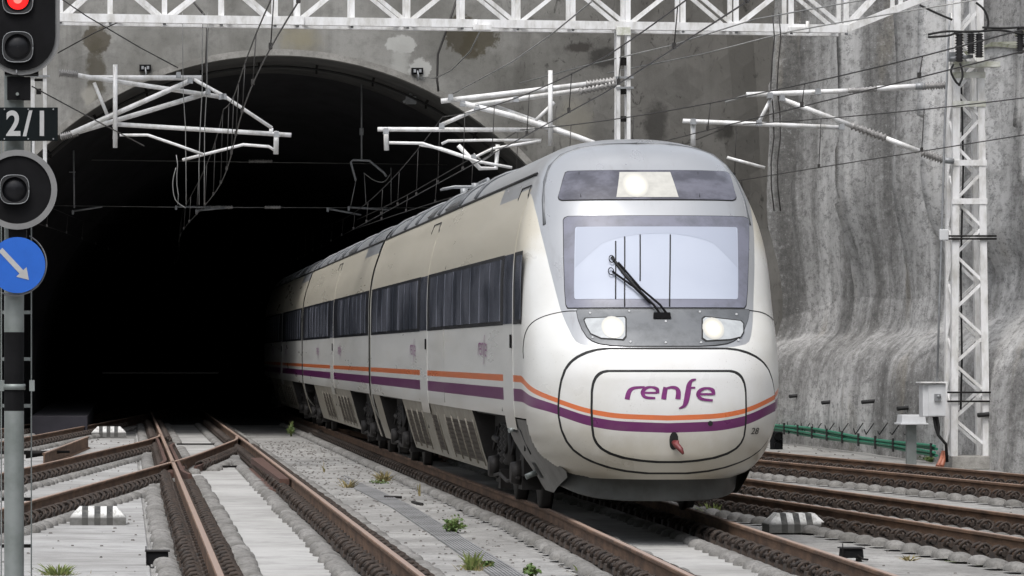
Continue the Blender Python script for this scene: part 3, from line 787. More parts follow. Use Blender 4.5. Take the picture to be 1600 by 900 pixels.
def side_patch(s_0, s_1, z0, z1, off, parent, name, mat, side=-1, thick=.0, ns=2, nz=None, slope=0.0, **kw):
    m = MB(); nz = nz or max(2, int((z1-z0)/.08)+1); rows = []
    for i in range(nz+1):
        z = lerp(z0, z1, i/nz); rows.append([side_pt(lerp(s_0, s_1, j/ns), z, off, side) for j in range(ns+1)])
    m.grid(rows, True)
    if thick:
        per = [rows[0][j] for j in range(ns+1)]+[rows[i][ns] for i in range(1, nz+1)]+[rows[nz][j] for j in range(ns-1, -1, -1)]+[rows[i][0] for i in range(nz-1, 0, -1)]
        inn = [p+Vector((-side*thick, 0, 0)) for p in per]
        m.grid([per, inn], False, True)
    return m.build(name, mat, parent, **kw)
def side_line(path, off, r, parent, name, mat, side=-1):
    m = MB(); m.tube([side_pt(s, z, off, side) for s, z in path], r, 4); return m.build(name, mat, parent)

class Outline(list):
    def __init__(s, t, c): super().__init__(t); s.c = c
def px_poly_halfs(cx, tab):
    """front outline given as (pixel y, half width in pixels) about pixel column cx -> [(z, u_left, u_right)] made symmetric"""
    out = []
    for y, h in tab:
        ul, zl = px(cx-h, y); ur, zr = px(cx+h, y); uc, zc = px(cx, y)
        out.append((zc, (ur-ul)/2, (ur+ul)/2))
    out.sort(); return Outline([(a, b) for a, b, c in out], [(a, c) for a, b, c in out])
def front_patch(tab, off, parent, name, mat, edge=.0, n=28, rows_=36, grow=0.0, withattr=False, u0=0.0, smooth=True, inner=None):
    """tab: [(z, halfwidth)]; a skin following patch with a rim folded back by 'edge'"""
    za, zb = tab[0][0]-grow, tab[-1][0]+grow; m = MB(); rows = []; P = []
    for i in range(rows_+1):
        z = lerp(za, zb, .5-.5*cos(pi*i/rows_)); zz = lerp(tab[0][0], tab[-1][0], (z-za)/(zb-za)); hw = lin(tab, zz)+grow; u0 = lin(tab.c, zz)
        r = []
        for j in range(n+1):
            u = u0+lerp(-hw, hw, j/n); r.append(nose_pt(u, z, off)); P.append((u, z))
        rows.append(r)
    m.grid(rows, smooth)
    if withattr:
        pts = []
        for u, z in P:
            a = 0; k = 12; pu, ps = 0, Dn(0, z)
            for i in range(1, k+1):
                uu = abs(u)*i/k; ss = Dn(uu, z); a += hypot(uu-pu, ss-ps); pu, ps = uu, ss
            pts.append((u, 0, z, a))
        attrs(m, pts)
    if edge:
        R_ = rows_; per = [(0, j) for j in range(n+1)]+[(i, n) for i in range(1, R_+1)]+[(R_, j) for j in range(n-1, -1, -1)]+[(i, 0) for i in range(R_-1, 0, -1)]
        o = []; ii = []
        for i, j in per:
            p = rows[i][j]; o.append(p); ii.append(p+Vector((0, edge, 0)))
        b = m.grid([o, ii], False, True)
        if withattr:
            for i, j in per*1: 
                for k in m.at: m.at[k].append(m.at[k][i*(n+1)+j])
            for i, j in per*1:
                for k in m.at: m.at[k].append(m.at[k][i*(n+1)+j])
    return m.build(name, mat, parent)
def front_tube(pts, off, r, parent, name, mat, n=5, **kw):
    m = MB(); m.tube([nose_pt(u, z, off) for u, z in pts], r, n); return m.build(name, mat, parent, **kw)
def ribbon(pts, ws, fn, samples=7, fat=1.2):
    """pts, ws polyline with widths in a flat drawing; fn maps (x, y) to space"""
    c = catm2(pts, samples); ws = [q*fat for q in ws]; w = [lin(list(enumerate(ws)), i/samples) for i in range(len(c))]; rows = []
    for i, p in enumerate(c):
        a = c[max(0, i-1)]; b = c[min(len(c)-1, i+1)]; dx, dy = b[0]-a[0], b[1]-a[1]; L = hypot(dx, dy) or 1
        nx, ny = -dy/L, dx/L; rows.append([fn(p[0]+nx*w[i]/2*s_, p[1]+ny*w[i]/2*s_) for s_ in (-1, 0, 1)])
    m = MB(); m.grid(rows, True); return m
def catm2(pts, n):
    P = [pts[0]]+list(pts)+[pts[-1]]; out = []
    for i in range(1, len(P)-2):
        p0, p1, p2, p3 = P[i-1:i+3]
        for k in range(n):
            t_ = k/n; out.append(tuple(.5*(2*p1[c]+(p2[c]-p0[c])*t_+(2*p0[c]-5*p1[c]+4*p2[c]-p3[c])*t_**2+(3*p1[c]-p0[c]-3*p2[c]+p3[c])*t_**3) for c in (0, 1)))
    out.append(tuple(pts[-1])); return out
# strokes of the word on the hatch (drawing units: 1/4 pixel)
STROKES = [('r', [(720, 698), (727, 664), (740, 640), (768, 626), (828, 622)], [26, 25, 22, 15, 11]),
           ('e', [(815, 657), (860, 657), (904, 657)], [11, 11, 11]), ('e', [(906, 661), (903, 634), (868, 622), (832, 630), (815, 655), (832, 684), (893, 690)], [20, 19, 11, 17, 22, 15, 11]),
           ('n', [(945, 697), (949, 664), (957, 622)], [27, 26, 24]), ('n', [(957, 632), (990, 623), (1022, 628), (1036, 652), (1033, 696)], [10, 13, 18, 25, 27]),
           ('f', [(1145, 574), (1118, 582), (1102, 610), (1094, 660), (1082, 715), (1068, 740), (1040, 753)], [7, 15, 25, 29, 26, 16, 5]), ('f', [(1094, 628), (1140, 624)], [11, 9]),
           ('e', [(1162, 665), (1205, 665), (1248, 665)], [11, 11, 11]), ('e', [(1250, 669), (1246, 640), (1212, 628), (1176, 638), (1158, 665), (1178, 694), (1247, 704)], [20, 19, 11, 17, 22, 15, 11])]
def lettering(parent, fn, fat=1.2):
    lg = None
    for k, (nm, p, w) in enumerate(STROKES):
        m = ribbon(p, w, lambda x, y, k=k: fn(x, y, k*.0006), 7, fat)
        if lg is None: lg = MB()
        lg.add(m.v, m.f, False)
    return lg.build('lettering', M['logo'], parent)

def bogie(car, s, name='bogie'):
    """two-axle running gear centred s behind the nose tip"""
    b = MB(); fr = TW(0, s, 0)
    m = MB()
    for sg in (-1, 1):
        x = sg*1.06
        m.prism([fr+Vector((x-.07, -1.75, .55)), fr+Vector((x-.07, -1.2, .74)), fr+Vector((x-.07, -.6, .5)), fr+Vector((x-.07, .6, .5)), fr+Vector((x-.07, 1.2, .74)), fr+Vector((x-.07, 1.75, .55)), fr+Vector((x-.07, 1.7, .8)), fr+Vector((x-.07, 1, .9)), fr+Vector((x-.07, 0, .74)), fr+Vector((x-.07, -1, .9)), fr+Vector((x-.07, -1.7, .8))], (.14, 0, 0))
    m.box(fr+Vector((-1.05, -.35, .45)), fr+Vector((1.05, .35, .75)))
    m.box(fr+Vector((-1.15, -2.0, .85)), fr+Vector((1.15, 2.0, 1.25)))
    bo = m.build(name, M['dark_steel'], car)
    for y in (-1.35, 1.35):
        for sg in (-1, 1):
            m = MB(); c = fr+Vector((sg*.87, y, .43)); R_ = .43
            pts = [(-.07, R_*.35), (-.07, R_), (.0, R_), (.02, R_+.03), (.06, R_+.03), (.06, R_*.8), (.0, R_*.6), (.02, R_*.3), (.07, 0.01)]
            rows = [[c+Vector((-sg*(a), r*cos(t), r*sin(t))) for t in [2*pi*k/24 for k in range(24)]] for a, r in pts]
            m.grid(rows, True, True); m.build('wheel', M['dark_steel'], bo)
            m = MB(); a = fr+Vector((sg*1.06, y, .43)); m.box(a+Vector((-.12, -.2, -.2)), a+Vector((.14, .2, .22)), .02)
            m.tube([a+Vector((sg*.1, 0, 0)), a+Vector((sg*.24, 0, 0))], [.16, .13], 12)
            for q in (-.33, .33): m.tube([a+Vector((0, q, .12+.03*k)) for k in range(12)], [.1 if k % 2 else .075 for k in range(12)], 8)
            m.build('axle_box', M['undergrey'], bo)
    for sg in (-1, 1):
        m = MB(); a = fr+Vector((sg*1.13, 0, .5))
        m.tube([a+Vector((0, -.22, .04*k)) for k in range(14)], [.15 if k % 2 else .12 for k in range(14)], 10)
        m.tube([a+Vector((0, .22, .04*k)) for k in range(14)], [.15 if k % 2 else .12 for k in range(14)], 10)
        m.build('suspension_spring', M['undergrey'], bo)
        m = MB(); m.tube([a+Vector((sg*.08, -.75, .0)), a+Vector((sg*.08, -.45, .55))], [.05, .035], 8); m.tube([a+Vector((sg*.08, .55, .28)), a+Vector((sg*.08, 1.5, .3))], [.055, .04], 8)
        m.box(a+Vector((-.05, -1.75, -.1)), a+Vector((.1, -1.45, .2))); m.box(a+Vector((-.05, 1.0, -.35)), a+Vector((.1, 1.25, -.1)))
        for k in range(4): m.tube([a+Vector((sg*.05, -1.2+.75*k, .5)), a+Vector((sg*.12, -1.05+.75*k, .15)), a+Vector((sg*.06, -.9+.75*k, .45))], .018, 5)
        m.tube([a+Vector((sg*.1, -1.6, -.12)), a+Vector((sg*.12, -.5, -.2)), a+Vector((sg*.1, .6, -.14)), a+Vector((sg*.1, 1.6, -.2))], .025, 5)
        m.build('damper', M['undergrey'], bo)
    return bo

def car_sides(car, s_a, s_b, panes, doors, vents, bogies, logos):
    """everything on the flanks; s measured back from the nose tip"""
    for side in (-1, 1):
        for a, b in panes['bands']:
            if side == 1 and a < 3: continue
            side_patch(a, b, 2.25, 3.1, .004, car, 'window_band', M['band'], side, .0)
        for a, b in panes['panes']:
            if side == 1 and a < 3: continue
            side_patch(a, b, 2.3, 3.05, .012, car, 'window', M['glass'], side, .01, 2)
        if side == 1: continue
        for a, b in doors:
            dr = side_patch(a, b, 1.0, 3.86, .004, car, 'door', M['plainwhite'], side, .003)
            side_line([(a, .75), (a, 3.78), (a+.08, 3.9), (b-.08, 3.9), (b, 3.78), (b, .75)], .006, .010, car, 'door_seal', M['rubber'])
            side_patch(a+.05, b-.05, 2.26, 3.09, .009, car, 'door_window', M['glass'], side, .003)
            m = MB(); m.box(side_pt(a+.1, 2.05, .02)-Vector((.01, .03, .08)), side_pt(a+.1, 2.05, .02)+Vector((.01, .03, .08)), 0); m.build('handle', M['black'], dr)
        for a, b in vents['skirts']:
            m = MB(); rows = []
            for z in (.34, .38, .6, .8, 1.0, 1.12, 1.16):
                w = lin([(.3, 1.17), (.6, 1.27), (1.0, 1.38), (1.16, 1.425)], z)
                rows.append([TW(side*w, s, z) for s in (a, (a+b)/2, b)])
            m.grid(rows, True); sk = m.build('skirt_panel', M['skirt'], car)
            m = MB(); rows = [[TW(side*(1.165-.2*q), s, .34) for s in (a, b)] for q in (0, 1)]; m.grid(rows, False)
            m.grid([[TW(side*1.17, a, .34), TW(side*1.43, a, 1.16)], [TW(side*.6, a, .34), TW(side*.6, a, 1.16)]], False); m.build('skirt_end', M['undergrey'], sk)
        for a, b in vents['grilles']:
            fw = lambda z: lin([(.3, 1.17), (.6, 1.27), (1.0, 1.38), (1.16, 1.425)], z)+.008
            m = MB(); m.grid([[TW(-fw(z), s, z) for s in (a, b)] for z in (.45, .6, .8, .98)], True)
            gr = m.build('grille', M['vent'], car)
            m = MB()
            for k in range(8):
                z = .47+.065*k; m.add([TW(-fw(z)-.004, a+.02, z), TW(-fw(z)-.004, b-.02, z), TW(-fw(z)-.02, b-.02, z+.02), TW(-fw(z)-.02, a+.02, z+.02)], [(0, 1, 2, 3)])
            m.build('louvre', M['vent'], gr)
            for e in (a-.035, b+.035):
                m = MB(); m.tube([TW(-fw(z)-.006, e, z) for z in (.4, .6, .8, 1.02)], .007, 4); m.build('grille_post', M['skirt'], gr)
    for b in bogies: bogie(car, b)
    # roof edge seam with its gutter
    for side in (-1, 1):
        m = MB(); m.tube([side_pt(lerp(max(s_a, 2.6), s_b, k/10), 4.035, .004, side) for k in range(11)], .022, 5); m.build('roof_seam', M['rubber'], car)
    for s in logos:
        # the word seen raked along the flank
        lettering(car, lambda x, y, e, s=s: side_pt(s-.62+(1265-x)/575*1.25 if False else s+.62-(x-700)/575*1.25, 1.97-(y-655)/575*1.25*.95, .006+e), .75)

car1 = thing('train_car', (TX, TY+3, 0), 'white leading train car with lit headlights, windscreen and word on its hatch', 'train car', 'cars of the train')
shell(car1, 27.55).build('body_shell', M['shell'], car1)
D2S = lambda d: d-TY
panes = []; d = 44.75
while d < 54.9: panes.append((D2S(d), D2S(min(d+1.2, 54.95)))); d += 1.29
d = 57.45
while d < 67.2: panes.append((D2S(d), D2S(d+1.2))); d += 1.29
car_sides(car1, 0, 27.55, {'bands': [(D2S(42.35), D2S(43.22)), (D2S(44.38), D2S(55.48)), (D2S(56.87), D2S(68.1))], 'panes': panes+[(D2S(42.42), D2S(42.92))]},
          [(D2S(43.25), D2S(44.35)), (D2S(55.5), D2S(56.85))], {'skirts': [(D2S(48.7), D2S(61.0)), (D2S(66.4), D2S(68.1))], 'grilles': [(D2S(a), D2S(a+.95)) for a in (48.95, 50.05, 51.15, 52.25, 54.6, 57.3, 58.4, 59.5)]},
          [D2S(46.4), D2S(63.8)], [D2S(46.9), D2S(58.2)])
# a small square window plate by the cab door and seams on the skin
for s in (D2S(52.6), D2S(44.62)): side_line([(s, 2.26 if s > 8 else 1.2), (s, 1.2 if s > 8 else 3.95)], .004, .006, car1, 'skin_joint', M['bellows'])
side_line([(D2S(52.6), 3.12), (D2S(52.6), 4.0)], .004, .006, car1, 'skin_joint', M['bellows'])
def gangway(s, parent):
    m = MB(); rows = []
    pr = [(w, z) for w, z in WC if z > .56]
    for k, (ss, ins) in enumerate(((s-.02, .02), (s+.05, .075), (s+.1, .05), (s+.16, .085), (s+.22, .05), (s+.28, .085), (s+.34, .05), (s+.4, .075), (s+.47, .02))):
        rows.append([TW(-max(w-ins, 0), ss, z-ins*.7) for w, z in pr]+[TW(max(w-ins, 0), ss, z-ins*.7) for w, z in pr[::-1]])
    m.grid(rows, True); return m.build('gangway_bellows', M['bellows'], parent)
gangway(27.6, car1)
def car_end(s, parent):
    m = MB(); pr = [(w, z) for w, z in WC if z > .9]
    m.f.append(list(range(len(pr)*2))); m.sm.append(False)
    m.v += [TW(-w*.985, s, z-.02) for w, z in pr]+[TW(w*.985, s, z-.02) for w, z in pr[::-1]]
    m.build('car_end_wall', M['dark_steel'], parent)
car_end(27.5, car1)
def underframe(car, a, b, boxes):
    m = MB(); m.box(TW(-1.36, a, 1.12), TW(1.36, b, 1.2))
    m.build('floor_pan', M['dark_steel'], car)
    for p, q in boxes: m = MB(); m.box(TW(-1.12, p, .38), TW(1.12, q, 1.12)); m.build('equipment_bay', M['dark_steel'], car)
underframe(car1, 3.2, 27.4, [(8.3, 20.1)])
# ---- front of the leading car
hatch_o = px_poly_halfs(1042, [(546, 92), (548, 110), (552, 124), (558, 137), (566, 148), (578, 157), (595, 163), (612, 166), (632, 167.5), (652, 167), (672, 163), (690, 155), (703, 145), (714, 130), (722, 113), (730, 88), (735, 62), (738, 30)])
hatch_i = px_poly_halfs(1044.5, [(582, 93), (583.5, 101), (587, 107), (592, 111.5), (600, 115), (612, 117), (640, 117.5), (665, 116.5), (682, 114), (692, 109), (700, 101), (707, 88), (713, 68), (717, 42), (719, 16)])
front_patch(hatch_o, .004, car1, 'hatch_gap', M['rubber'], grow=.02)
ho = front_patch(hatch_o, .022, car1, 'nose_hatch', M['panel'], edge=.03, withattr=True, rows_=60, n=40, grow=-.012)
front_patch(hatch_i, .025, car1, 'coupler_gap', M['rubber'], grow=.022)
hi = front_patch(hatch_i, .036, car1, 'coupler_hatch', M['panel'], edge=.03, withattr=True, rows_=60, n=36, grow=-.006)
UL = 1045
def lmap(x, y, e):
    u, z = px(x/4+800, y/4+450)
    return nose_pt(u, z, .0385+e)
lettering(car1, lmap)
# tow eye slot and red pin
u, z = px(1052, 690)
m = MB(); pts = [nose_pt(u+.05*cos(a), z+.085*sin(a)+(.03 if sin(a) > 0 else 0), .040) for a in [2*pi*k/16 for k in range(16)]]
m.add(pts, [tuple(range(16))]); m.build('tow_slot', M['rubber'], car1)
m = MB(); p = nose_pt(u, z, .04); m.tube([p+Vector((0, 0, 0)), p+Vector((.02, -.06, -.03)), p+Vector((.06, -.12, -.08)), p+Vector((.08, -.15, -.125))], [.03, .036, .03, .014], 10)
m.tube([p+Vector((.03, -.05, .02)), p+Vector((.03, -.07, -.07))], .02, 8)
m.build('tow_hook', M['hookred'], car1)
u, z = px(1108, 661); m = MB(); m.add([nose_pt(u+.028*cos(a), z+.028*sin(a), .04) for a in [2*pi*k/14 for k in range(14)]], [tuple(range(14))]); m.build('lock_hole', M['rubber'], car1)
def text_mesh(txt, size, fn, name, mat, parent, fat=0.0, shear=0.0, spacing=1.0, **kw):
    cu = bpy.data.curves.new('t', 'FONT'); cu.body = txt; cu.size = size; cu.align_x = 'CENTER'; cu.align_y = 'CENTER'; cu.offset = fat; cu.shear = shear; cu.space_character = spacing
    o = bpy.data.objects.new('t', cu); COL.objects.link(o); dg = bpy.context.evaluated_depsgraph_get(); dg.update()
    me = o.evaluated_get(dg).to_mesh(); m = MB(); m.add([fn(v.co.x, v.co.y) for v in me.vertices], [tuple(p.vertices) for p in me.polygons])
    o.evaluated_get(dg).to_mesh_clear(); bpy.data.objects.remove(o); bpy.data.curves.remove(cu)
    return m.build(name, mat, parent, **kw)
u28, z28 = px(1176, 673)
text_mesh('28', .1, lambda a, b: nose_pt(u28+a, z28+b, .028), 'car_number', M['num'], car1, .001, .25)
# windscreen surround, upper window, lamp panel
ws = px_poly_halfs(1025, [(338, 136), (340, 142), (344, 144), (400, 143.5), (450, 142), (476, 140), (481, 137)])
front_patch(ws, .003, car1, 'windscreen_seal', M['rubber'], grow=.01)
front_patch(ws, .010, car1, 'windscreen', M['wsborder'], edge=.01, rows_=30)
gl = px_poly_halfs(1025, [(355, 124), (357, 126), (400, 127), (450, 127.5), (466, 127), (468, 125)])
wg = front_patch(gl, .013, car1, 'windscreen_pane', M['wsglass'], rows_=30)
# slightly darker band on the pane above an arch-shaped edge
m = MB(); rows = []; zt_, zb_ = gl[-1][0], gl[0][0]
hw0 = lin(gl, zt_)
for j in range(33):
    q = j/32*2-1; col_ = []
    ze = px(1025, 366+34*abs(q)**2.2+60*max(0, abs(q)-.68))[1]
    for i in range(7):
        z = lerp(zt_-.005, ze, i/6); col_.append(nose_pt(lin(gl.c, z)+q*(lin(gl, z)-.01), z, .0145))
    rows.append(col_)
m.grid(rows, True); m.build('arch_band', M['wsband'], wg)
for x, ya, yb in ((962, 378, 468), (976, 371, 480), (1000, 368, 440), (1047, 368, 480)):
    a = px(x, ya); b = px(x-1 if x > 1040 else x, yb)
    front_tube([(lerp(a[0], b[0], k/6), lerp(a[1], b[1], k/6)) for k in range(7)], .016, .0075, wg, 'upright_line', M['rubber'], 4)  # thin dark upright lines on the pane, the leftmost a wiper blade
uw = px_poly_halfs(1011, [(267, 122), (269, 127), (280, 131), (295, 135), (306, 138.5), (310, 137), (312, 132)])
front_patch(uw, .003, car1, 'top_window_seal', M['rubber'], grow=.009)
tw_ = front_patch(uw, .010, car1, 'top_window', M['topglass'], edge=.008, rows_=20)
def quad_front(pts, off, name, mat, parent, k=6):
    """four pixel corners (tl, tr, br, bl) onto the skin"""
    c = [px(*p) for p in pts]; rows = []
    for i in range(k+1):
        a = [lerp(c[0][q], c[3][q], i/k) for q in (0, 1)]; b = [lerp(c[1][q], c[2][q], i/k) for q in (0, 1)]
        rows.append([nose_pt(lerp(a[0], b[0], j/k), lerp(a[1], b[1], j/k), off) for j in range(k+1)])
    m = MB(); m.grid(rows, True); return m.build(name, mat, parent)
def disc_front(x, y, r, off, name, mat, parent, dome=.0):
    u, z = px(x, y); rows = []; q_ = []
    for i in range(6):
        q = i/5; rows.append([nose_pt(u+r*q*cos(a), z+r*q*sin(a), off+dome*(1-q*q)) for a in [2*pi*k/20 for k in range(20)]]); q_ += [q]*20
    m = MB(); m.grid(rows, True, True); m.at = {'q': q_}; return m.build(name, mat, parent)
quad_front([(968, 270), (1047, 270), (1060, 309), (963, 309)], .0125, 'lamp_housing', M['lamphouse'], tw_)
disc_front(993, 290, .15, .015, 'headlight_glow', M['lampglow'], tw_)
disc_front(993, 290, .07, .02, 'headlight', M['headlamp'], tw_, .03)
for x in (905, 1090):
    a, b = px(x, 270), px(x+3, 309); front_tube([a, b], .012, .004, tw_, 'glass_joint', M['rubber'], 4)
lp = px_poly_halfs(1036, [(484, 133), (487, 134.5), (500, 132), (515, 126), (527, 118), (533, 110), (537, 100), (540, 80), (541, 55)])
front_patch(lp, .003, car1, 'lamp_panel_seam', M['rubber'], grow=.008)
lpn = front_patch(lp, .009, car1, 'lamp_panel', M['silver'], edge=.008, rows_=24)
def poly_front(pts, off, name, mat, parent, inset=0):
    c = [px(*p) for p in pts]; cu = sum(p[0] for p in c)/len(c); cz = sum(p[1] for p in c)/len(c); rows = []
    for q in (0, .35, .7, 1):
        r = []
        for i in range(len(c)):
            a, b = c[i], c[(i+1) % len(c)]
            for k in range(4):
                u, z = lerp(a[0], b[0], k/4), lerp(a[1], b[1], k/4); r.append(nose_pt(cu+(u-cu)*q, cz+(z-cz)*q, off))
        rows.append(r)
    m = MB(); m.grid(rows, True, True); return m.build(name, mat, parent)
for i, (pts, lx, ly) in enumerate((([(914, 502), (916, 499), (975, 497), (977, 500), (977, 526), (973, 531), (940, 529), (924, 522), (918, 512)], 958, 513),
                                   ([(1098, 500), (1102, 497), (1156, 503), (1160, 507), (1160, 520), (1156, 527), (1140, 531), (1104, 533), (1098, 529)], 1114, 515))):
    cx = sum(p[0] for p in pts)/len(pts); cy = sum(p[1] for p in pts)/len(pts)
    poly_front([(cx+(x-cx)*1.07, cy+(y-cy)*1.12) for x, y in pts], .012, 'headlight_seal', M['rubber'], lpn)
    hl = poly_front(pts, .017, 'headlight_glass', M['lampglass'], lpn)
    disc_front(lx, ly, .125, .0205, 'headlight_glow', M['lampglow'], lpn)
    disc_front(lx, ly, .055, .0235, 'headlight', M['headlamp'], lpn, .02)
m = MB()
for x, y in ((922, 490), (983, 487), (1040, 503), (985, 535), (1040, 536), (1095, 536), (926, 528), (1150, 492), (1153, 532), (1093, 488)):
    u, z = px(x, y); p = nose_pt(u, z, .010); m.tube([p, p+Vector((0, -.012, .003))], .012, 8)
m.build('panel_screws', M['boxgrey'], lpn, kind='stuff')
# wiper: two parallel arms, blade with two end hoops
wp = MB()
def wpt(x, y, off): u, z = px(x, y); return nose_pt(u, z, off)
wp.tube([wpt(1043, 495, .03), wpt(1030, 482, .07), wpt(1000, 455, .06), wpt(966, 414, .05)], .013, 6)
wp.tube([wpt(1033, 496, .03), wpt(1020, 482, .07), wpt(990, 453, .06), wpt(957, 428, .05)], .013, 6)
wi = wp.build('wiper', M['black'], car1)
m = MB(); m.tube([wpt(956, 404, .03), wpt(975, 430, .03), wpt(1000, 458, .03), wpt(1016, 475, .03)], .017, 6); m.build('wiper_blade', M['rubber'], wi)
for c in ((956, 408), (955, 427)):
    m = MB(); u, z = px(*c); m.tube([nose_pt(u+.03*cos(a), z+.04*sin(a), .045) for a in [2*pi*k/12 for k in range(13)]], .006, 4); m.build('blade_hoop', M['black'], wi)
m = MB(); a = wpt(1020, 494, .012); m.box(a+Vector((-.0, -.05, -.03)), a+Vector((.2, .02, .035)), .01); m.build('wiper_mount', M['black'], wi)
# thin body joints round the nose
def seam(pts, name='skin_joint', r=.006): return front_tube([px(*p) for p in catm2(pts, 5)], .002, r, car1, name, M['rubber'], 4)
seam([(819, 560), (819, 530), (828, 508), (848, 495), (880, 487), (900, 486)])
seam([(1170, 485), (1192, 489), (1208, 500), (1218, 520), (1222, 545)])
for sg in (-1, 1):   # arch line where the roof shroud meets the mask
    front_tube([(0, 4.385), (sg*.4, 4.375), (sg*.7, 4.33), (sg*.9, 4.25), (sg*1.04, 4.12), (sg*1.12, 3.95), (sg*1.17, 3.7), (sg*1.19, 3.4)], -.006, .024, car1, 'mask_ridge', M['silver'], 6)
# lower dark valance under the nose
m = MB(); rows = []
for k in range(7):
    q = k/6; row = []
    for j in range(49):
        ph = -pi/2+pi*j/48; sn = sin(ph); zb = .235+.14*abs(sn)**5
        row.append(TW(1.05*sn*(1.0-.03*q), .5+1.35*(1-max(0, cos(ph))**.8)+.04*q, lerp(.64, zb, min(1, q*1.15))))
    rows.append(row)
rows.append([p+Vector((0, .12, 0)) for p in rows[-1]])
m.grid(rows, True); m.build('valance', M['valance'], car1)
m = MB(); m.grid([[TW(u*.98, s, .6) for u in (-1, 1)] for s in (.9, 3.6)], False); m.build('underfloor', M['dark_steel'], car1)
# grey side fairings with coupler sockets
FW = [(.28, 1.06), (.4, 1.1), (.55, 1.19), (.7, 1.275), (.85, 1.35), (1.0, 1.395), (1.13, 1.425)]
def NU(s, z, k=1.0):
    zz = max(z, .62); q = min(1, max(0, (s-s0(zz))/Ln(zz))); n = Nn(zz); return lin(FW, z)*(1-(1-q)**n)**(1/n)
for sg in (-1, 1):
    m = MB(); rows = []
    for k in range(13):
        z = lerp(.28, 1.13, k/12); a = lin([(.28, 1.9), (.38, 1.35), (.48, .95), (.53, .8), (.58, .9), (.66, 1.0), (.74, 1.2), (.9, 1.28), (1.13, 1.3)], z) if sg < 0 else lin([(.28, 1.75), (.45, 1.1), (.6, 1.6), (.85, 1.9), (1.13, 1.92)], z); b = lin([(.28, 2.75), (.32, 2.95), (1.13, 3.85)], z)
        rows.append([TW(sg*(NU(lerp(a, b, j/8), z)-.006), lerp(a, b, j/8), z) for j in range(9)])
    m.grid(rows, True)
    m.grid([[r[-1] for r in rows[-13:]], [r[-1]+Vector((-sg*.35, .0, 0)) for r in rows]], False)
    m.grid([[p for p in rows[0]], [p+Vector((-sg*.5, 0, .02)) for p in rows[0]]], False)
    fa = m.build('side_fairing', M['fairing'], car1)
    if sg < 0:
        for (s, z, w, h) in ((2.95, 1.02, .34, .06), (2.5, .52, .3, .09)):
            m = MB(); m.add([TW(-(NU(s+a, z+b)+.006), s+a, z+b) for a, b in ((-w/2, -h), (w/2, -h), (w/2, h), (-w/2, h))], [(0, 1, 2, 3)]); m.build('socket', M['rubber'], fa)
        m = MB(); m.tube([TW(-(NU(s, z)+.004), s, z) for s, z in ((2.6, 1.02), (2.35, 1.0), (2.2, .72))], .008, 4); m.build('flap_joint', M['rubber'], fa)
        m = MB(); a = TW(-NU(2.9, .45), 2.9, .45); m.tube([a+Vector((.1, .1, .05)), a+Vector((-.05, 0, .02)), a+Vector((-.14, -.02, -.02))], .035, 8); m.build('sand_pipe', M['polegrey'], fa)
        m = MB(); a = TW(-NU(3.05, 1.0), 3.05, 1.0); m.tube([a+Vector((.05, .05, 0)), a+Vector((-.06, 0, -.02))], .03, 8); m.build('hinge', M['polegrey'], fa)
# roof gear
def roof_gear(car, items):
    for kind, a, b in items:
        if kind == 'grille':
            m = MB(); n = int((b-a)/.12); 
            for sg in (-1, 1):
                for k in range(n):
                    s = a+k*.12; m.bar(side_pt(s, 4.08, .02, sg), side_pt(s, 4.38, .02, sg), .05, .035)
            m.build('roof_louvre', M['roofgear'], car, kind='stuff')
            for sg in (-1, 1): side_patch(a-.1, b+.1, 4.07, 4.4, .008, car, 'roof_hatch', M['silver'], sg)
        if kind == 'box':
            m = MB(); m.box(TW(-.75, a, 4.38), TW(.75, b, 4.62), .06); bevel(m.build('roof_box', M['silver'], car), .03)
        if kind == 'rib':
            m = MB(); m.tube([side_pt(a, z, .015, -1) for z in (4.05, 4.15, 4.25, 4.33, 4.4, 4.45, 4.49)]+[TW(0, a, 4.54)]+[side_pt(a, z, .015, 1) for z in (4.49, 4.45, 4.4, 4.33, 4.25, 4.15, 4.05)], .03, 6); m.build('roof_rib', M['silver'], car)
        if kind == 'panto':
            m = MB(); z = 4.30
            for sg in (-.45, .45): m.tube([TW(sg, a, z-.05), TW(sg, a, z+.2), TW(sg, a+.15, z+.3), TW(sg, (a+b)/2, z+.3), TW(sg*.8, b, z+.3)], .028, 6)
            m.tube([TW(-.9, b, z+.28), TW(-.7, b, z+.32), TW(.7, b, z+.32), TW(.9, b, z+.28)], .022, 6); m.tube([TW(-.9, b+.35, z+.28), TW(-.7, b+.35, z+.32), TW(.7, b+.35, z+.32), TW(.9, b+.35, z+.28)], .022, 6)
            for q in (.2, .8):
                for sg in (-.6, .6): m.tube([TW(sg, lerp(a, b, q), 4.42), TW(sg, lerp(a, b, q), 4.56)], .06, 8)
            m.build('folded_pantograph', M['grey'], car)
roof_gear(car1, [('grille', 13.2, 15.2), ('grille', 17.4, 18.4), ('rib', 10.2, 0), ('rib', 12.6, 0), ('rib', 16.2, 0), ('rib', 20.5, 0), ('rib', 23, 0), ('rib', 26.5, 0), ('panto', 15.5, 18.6)])

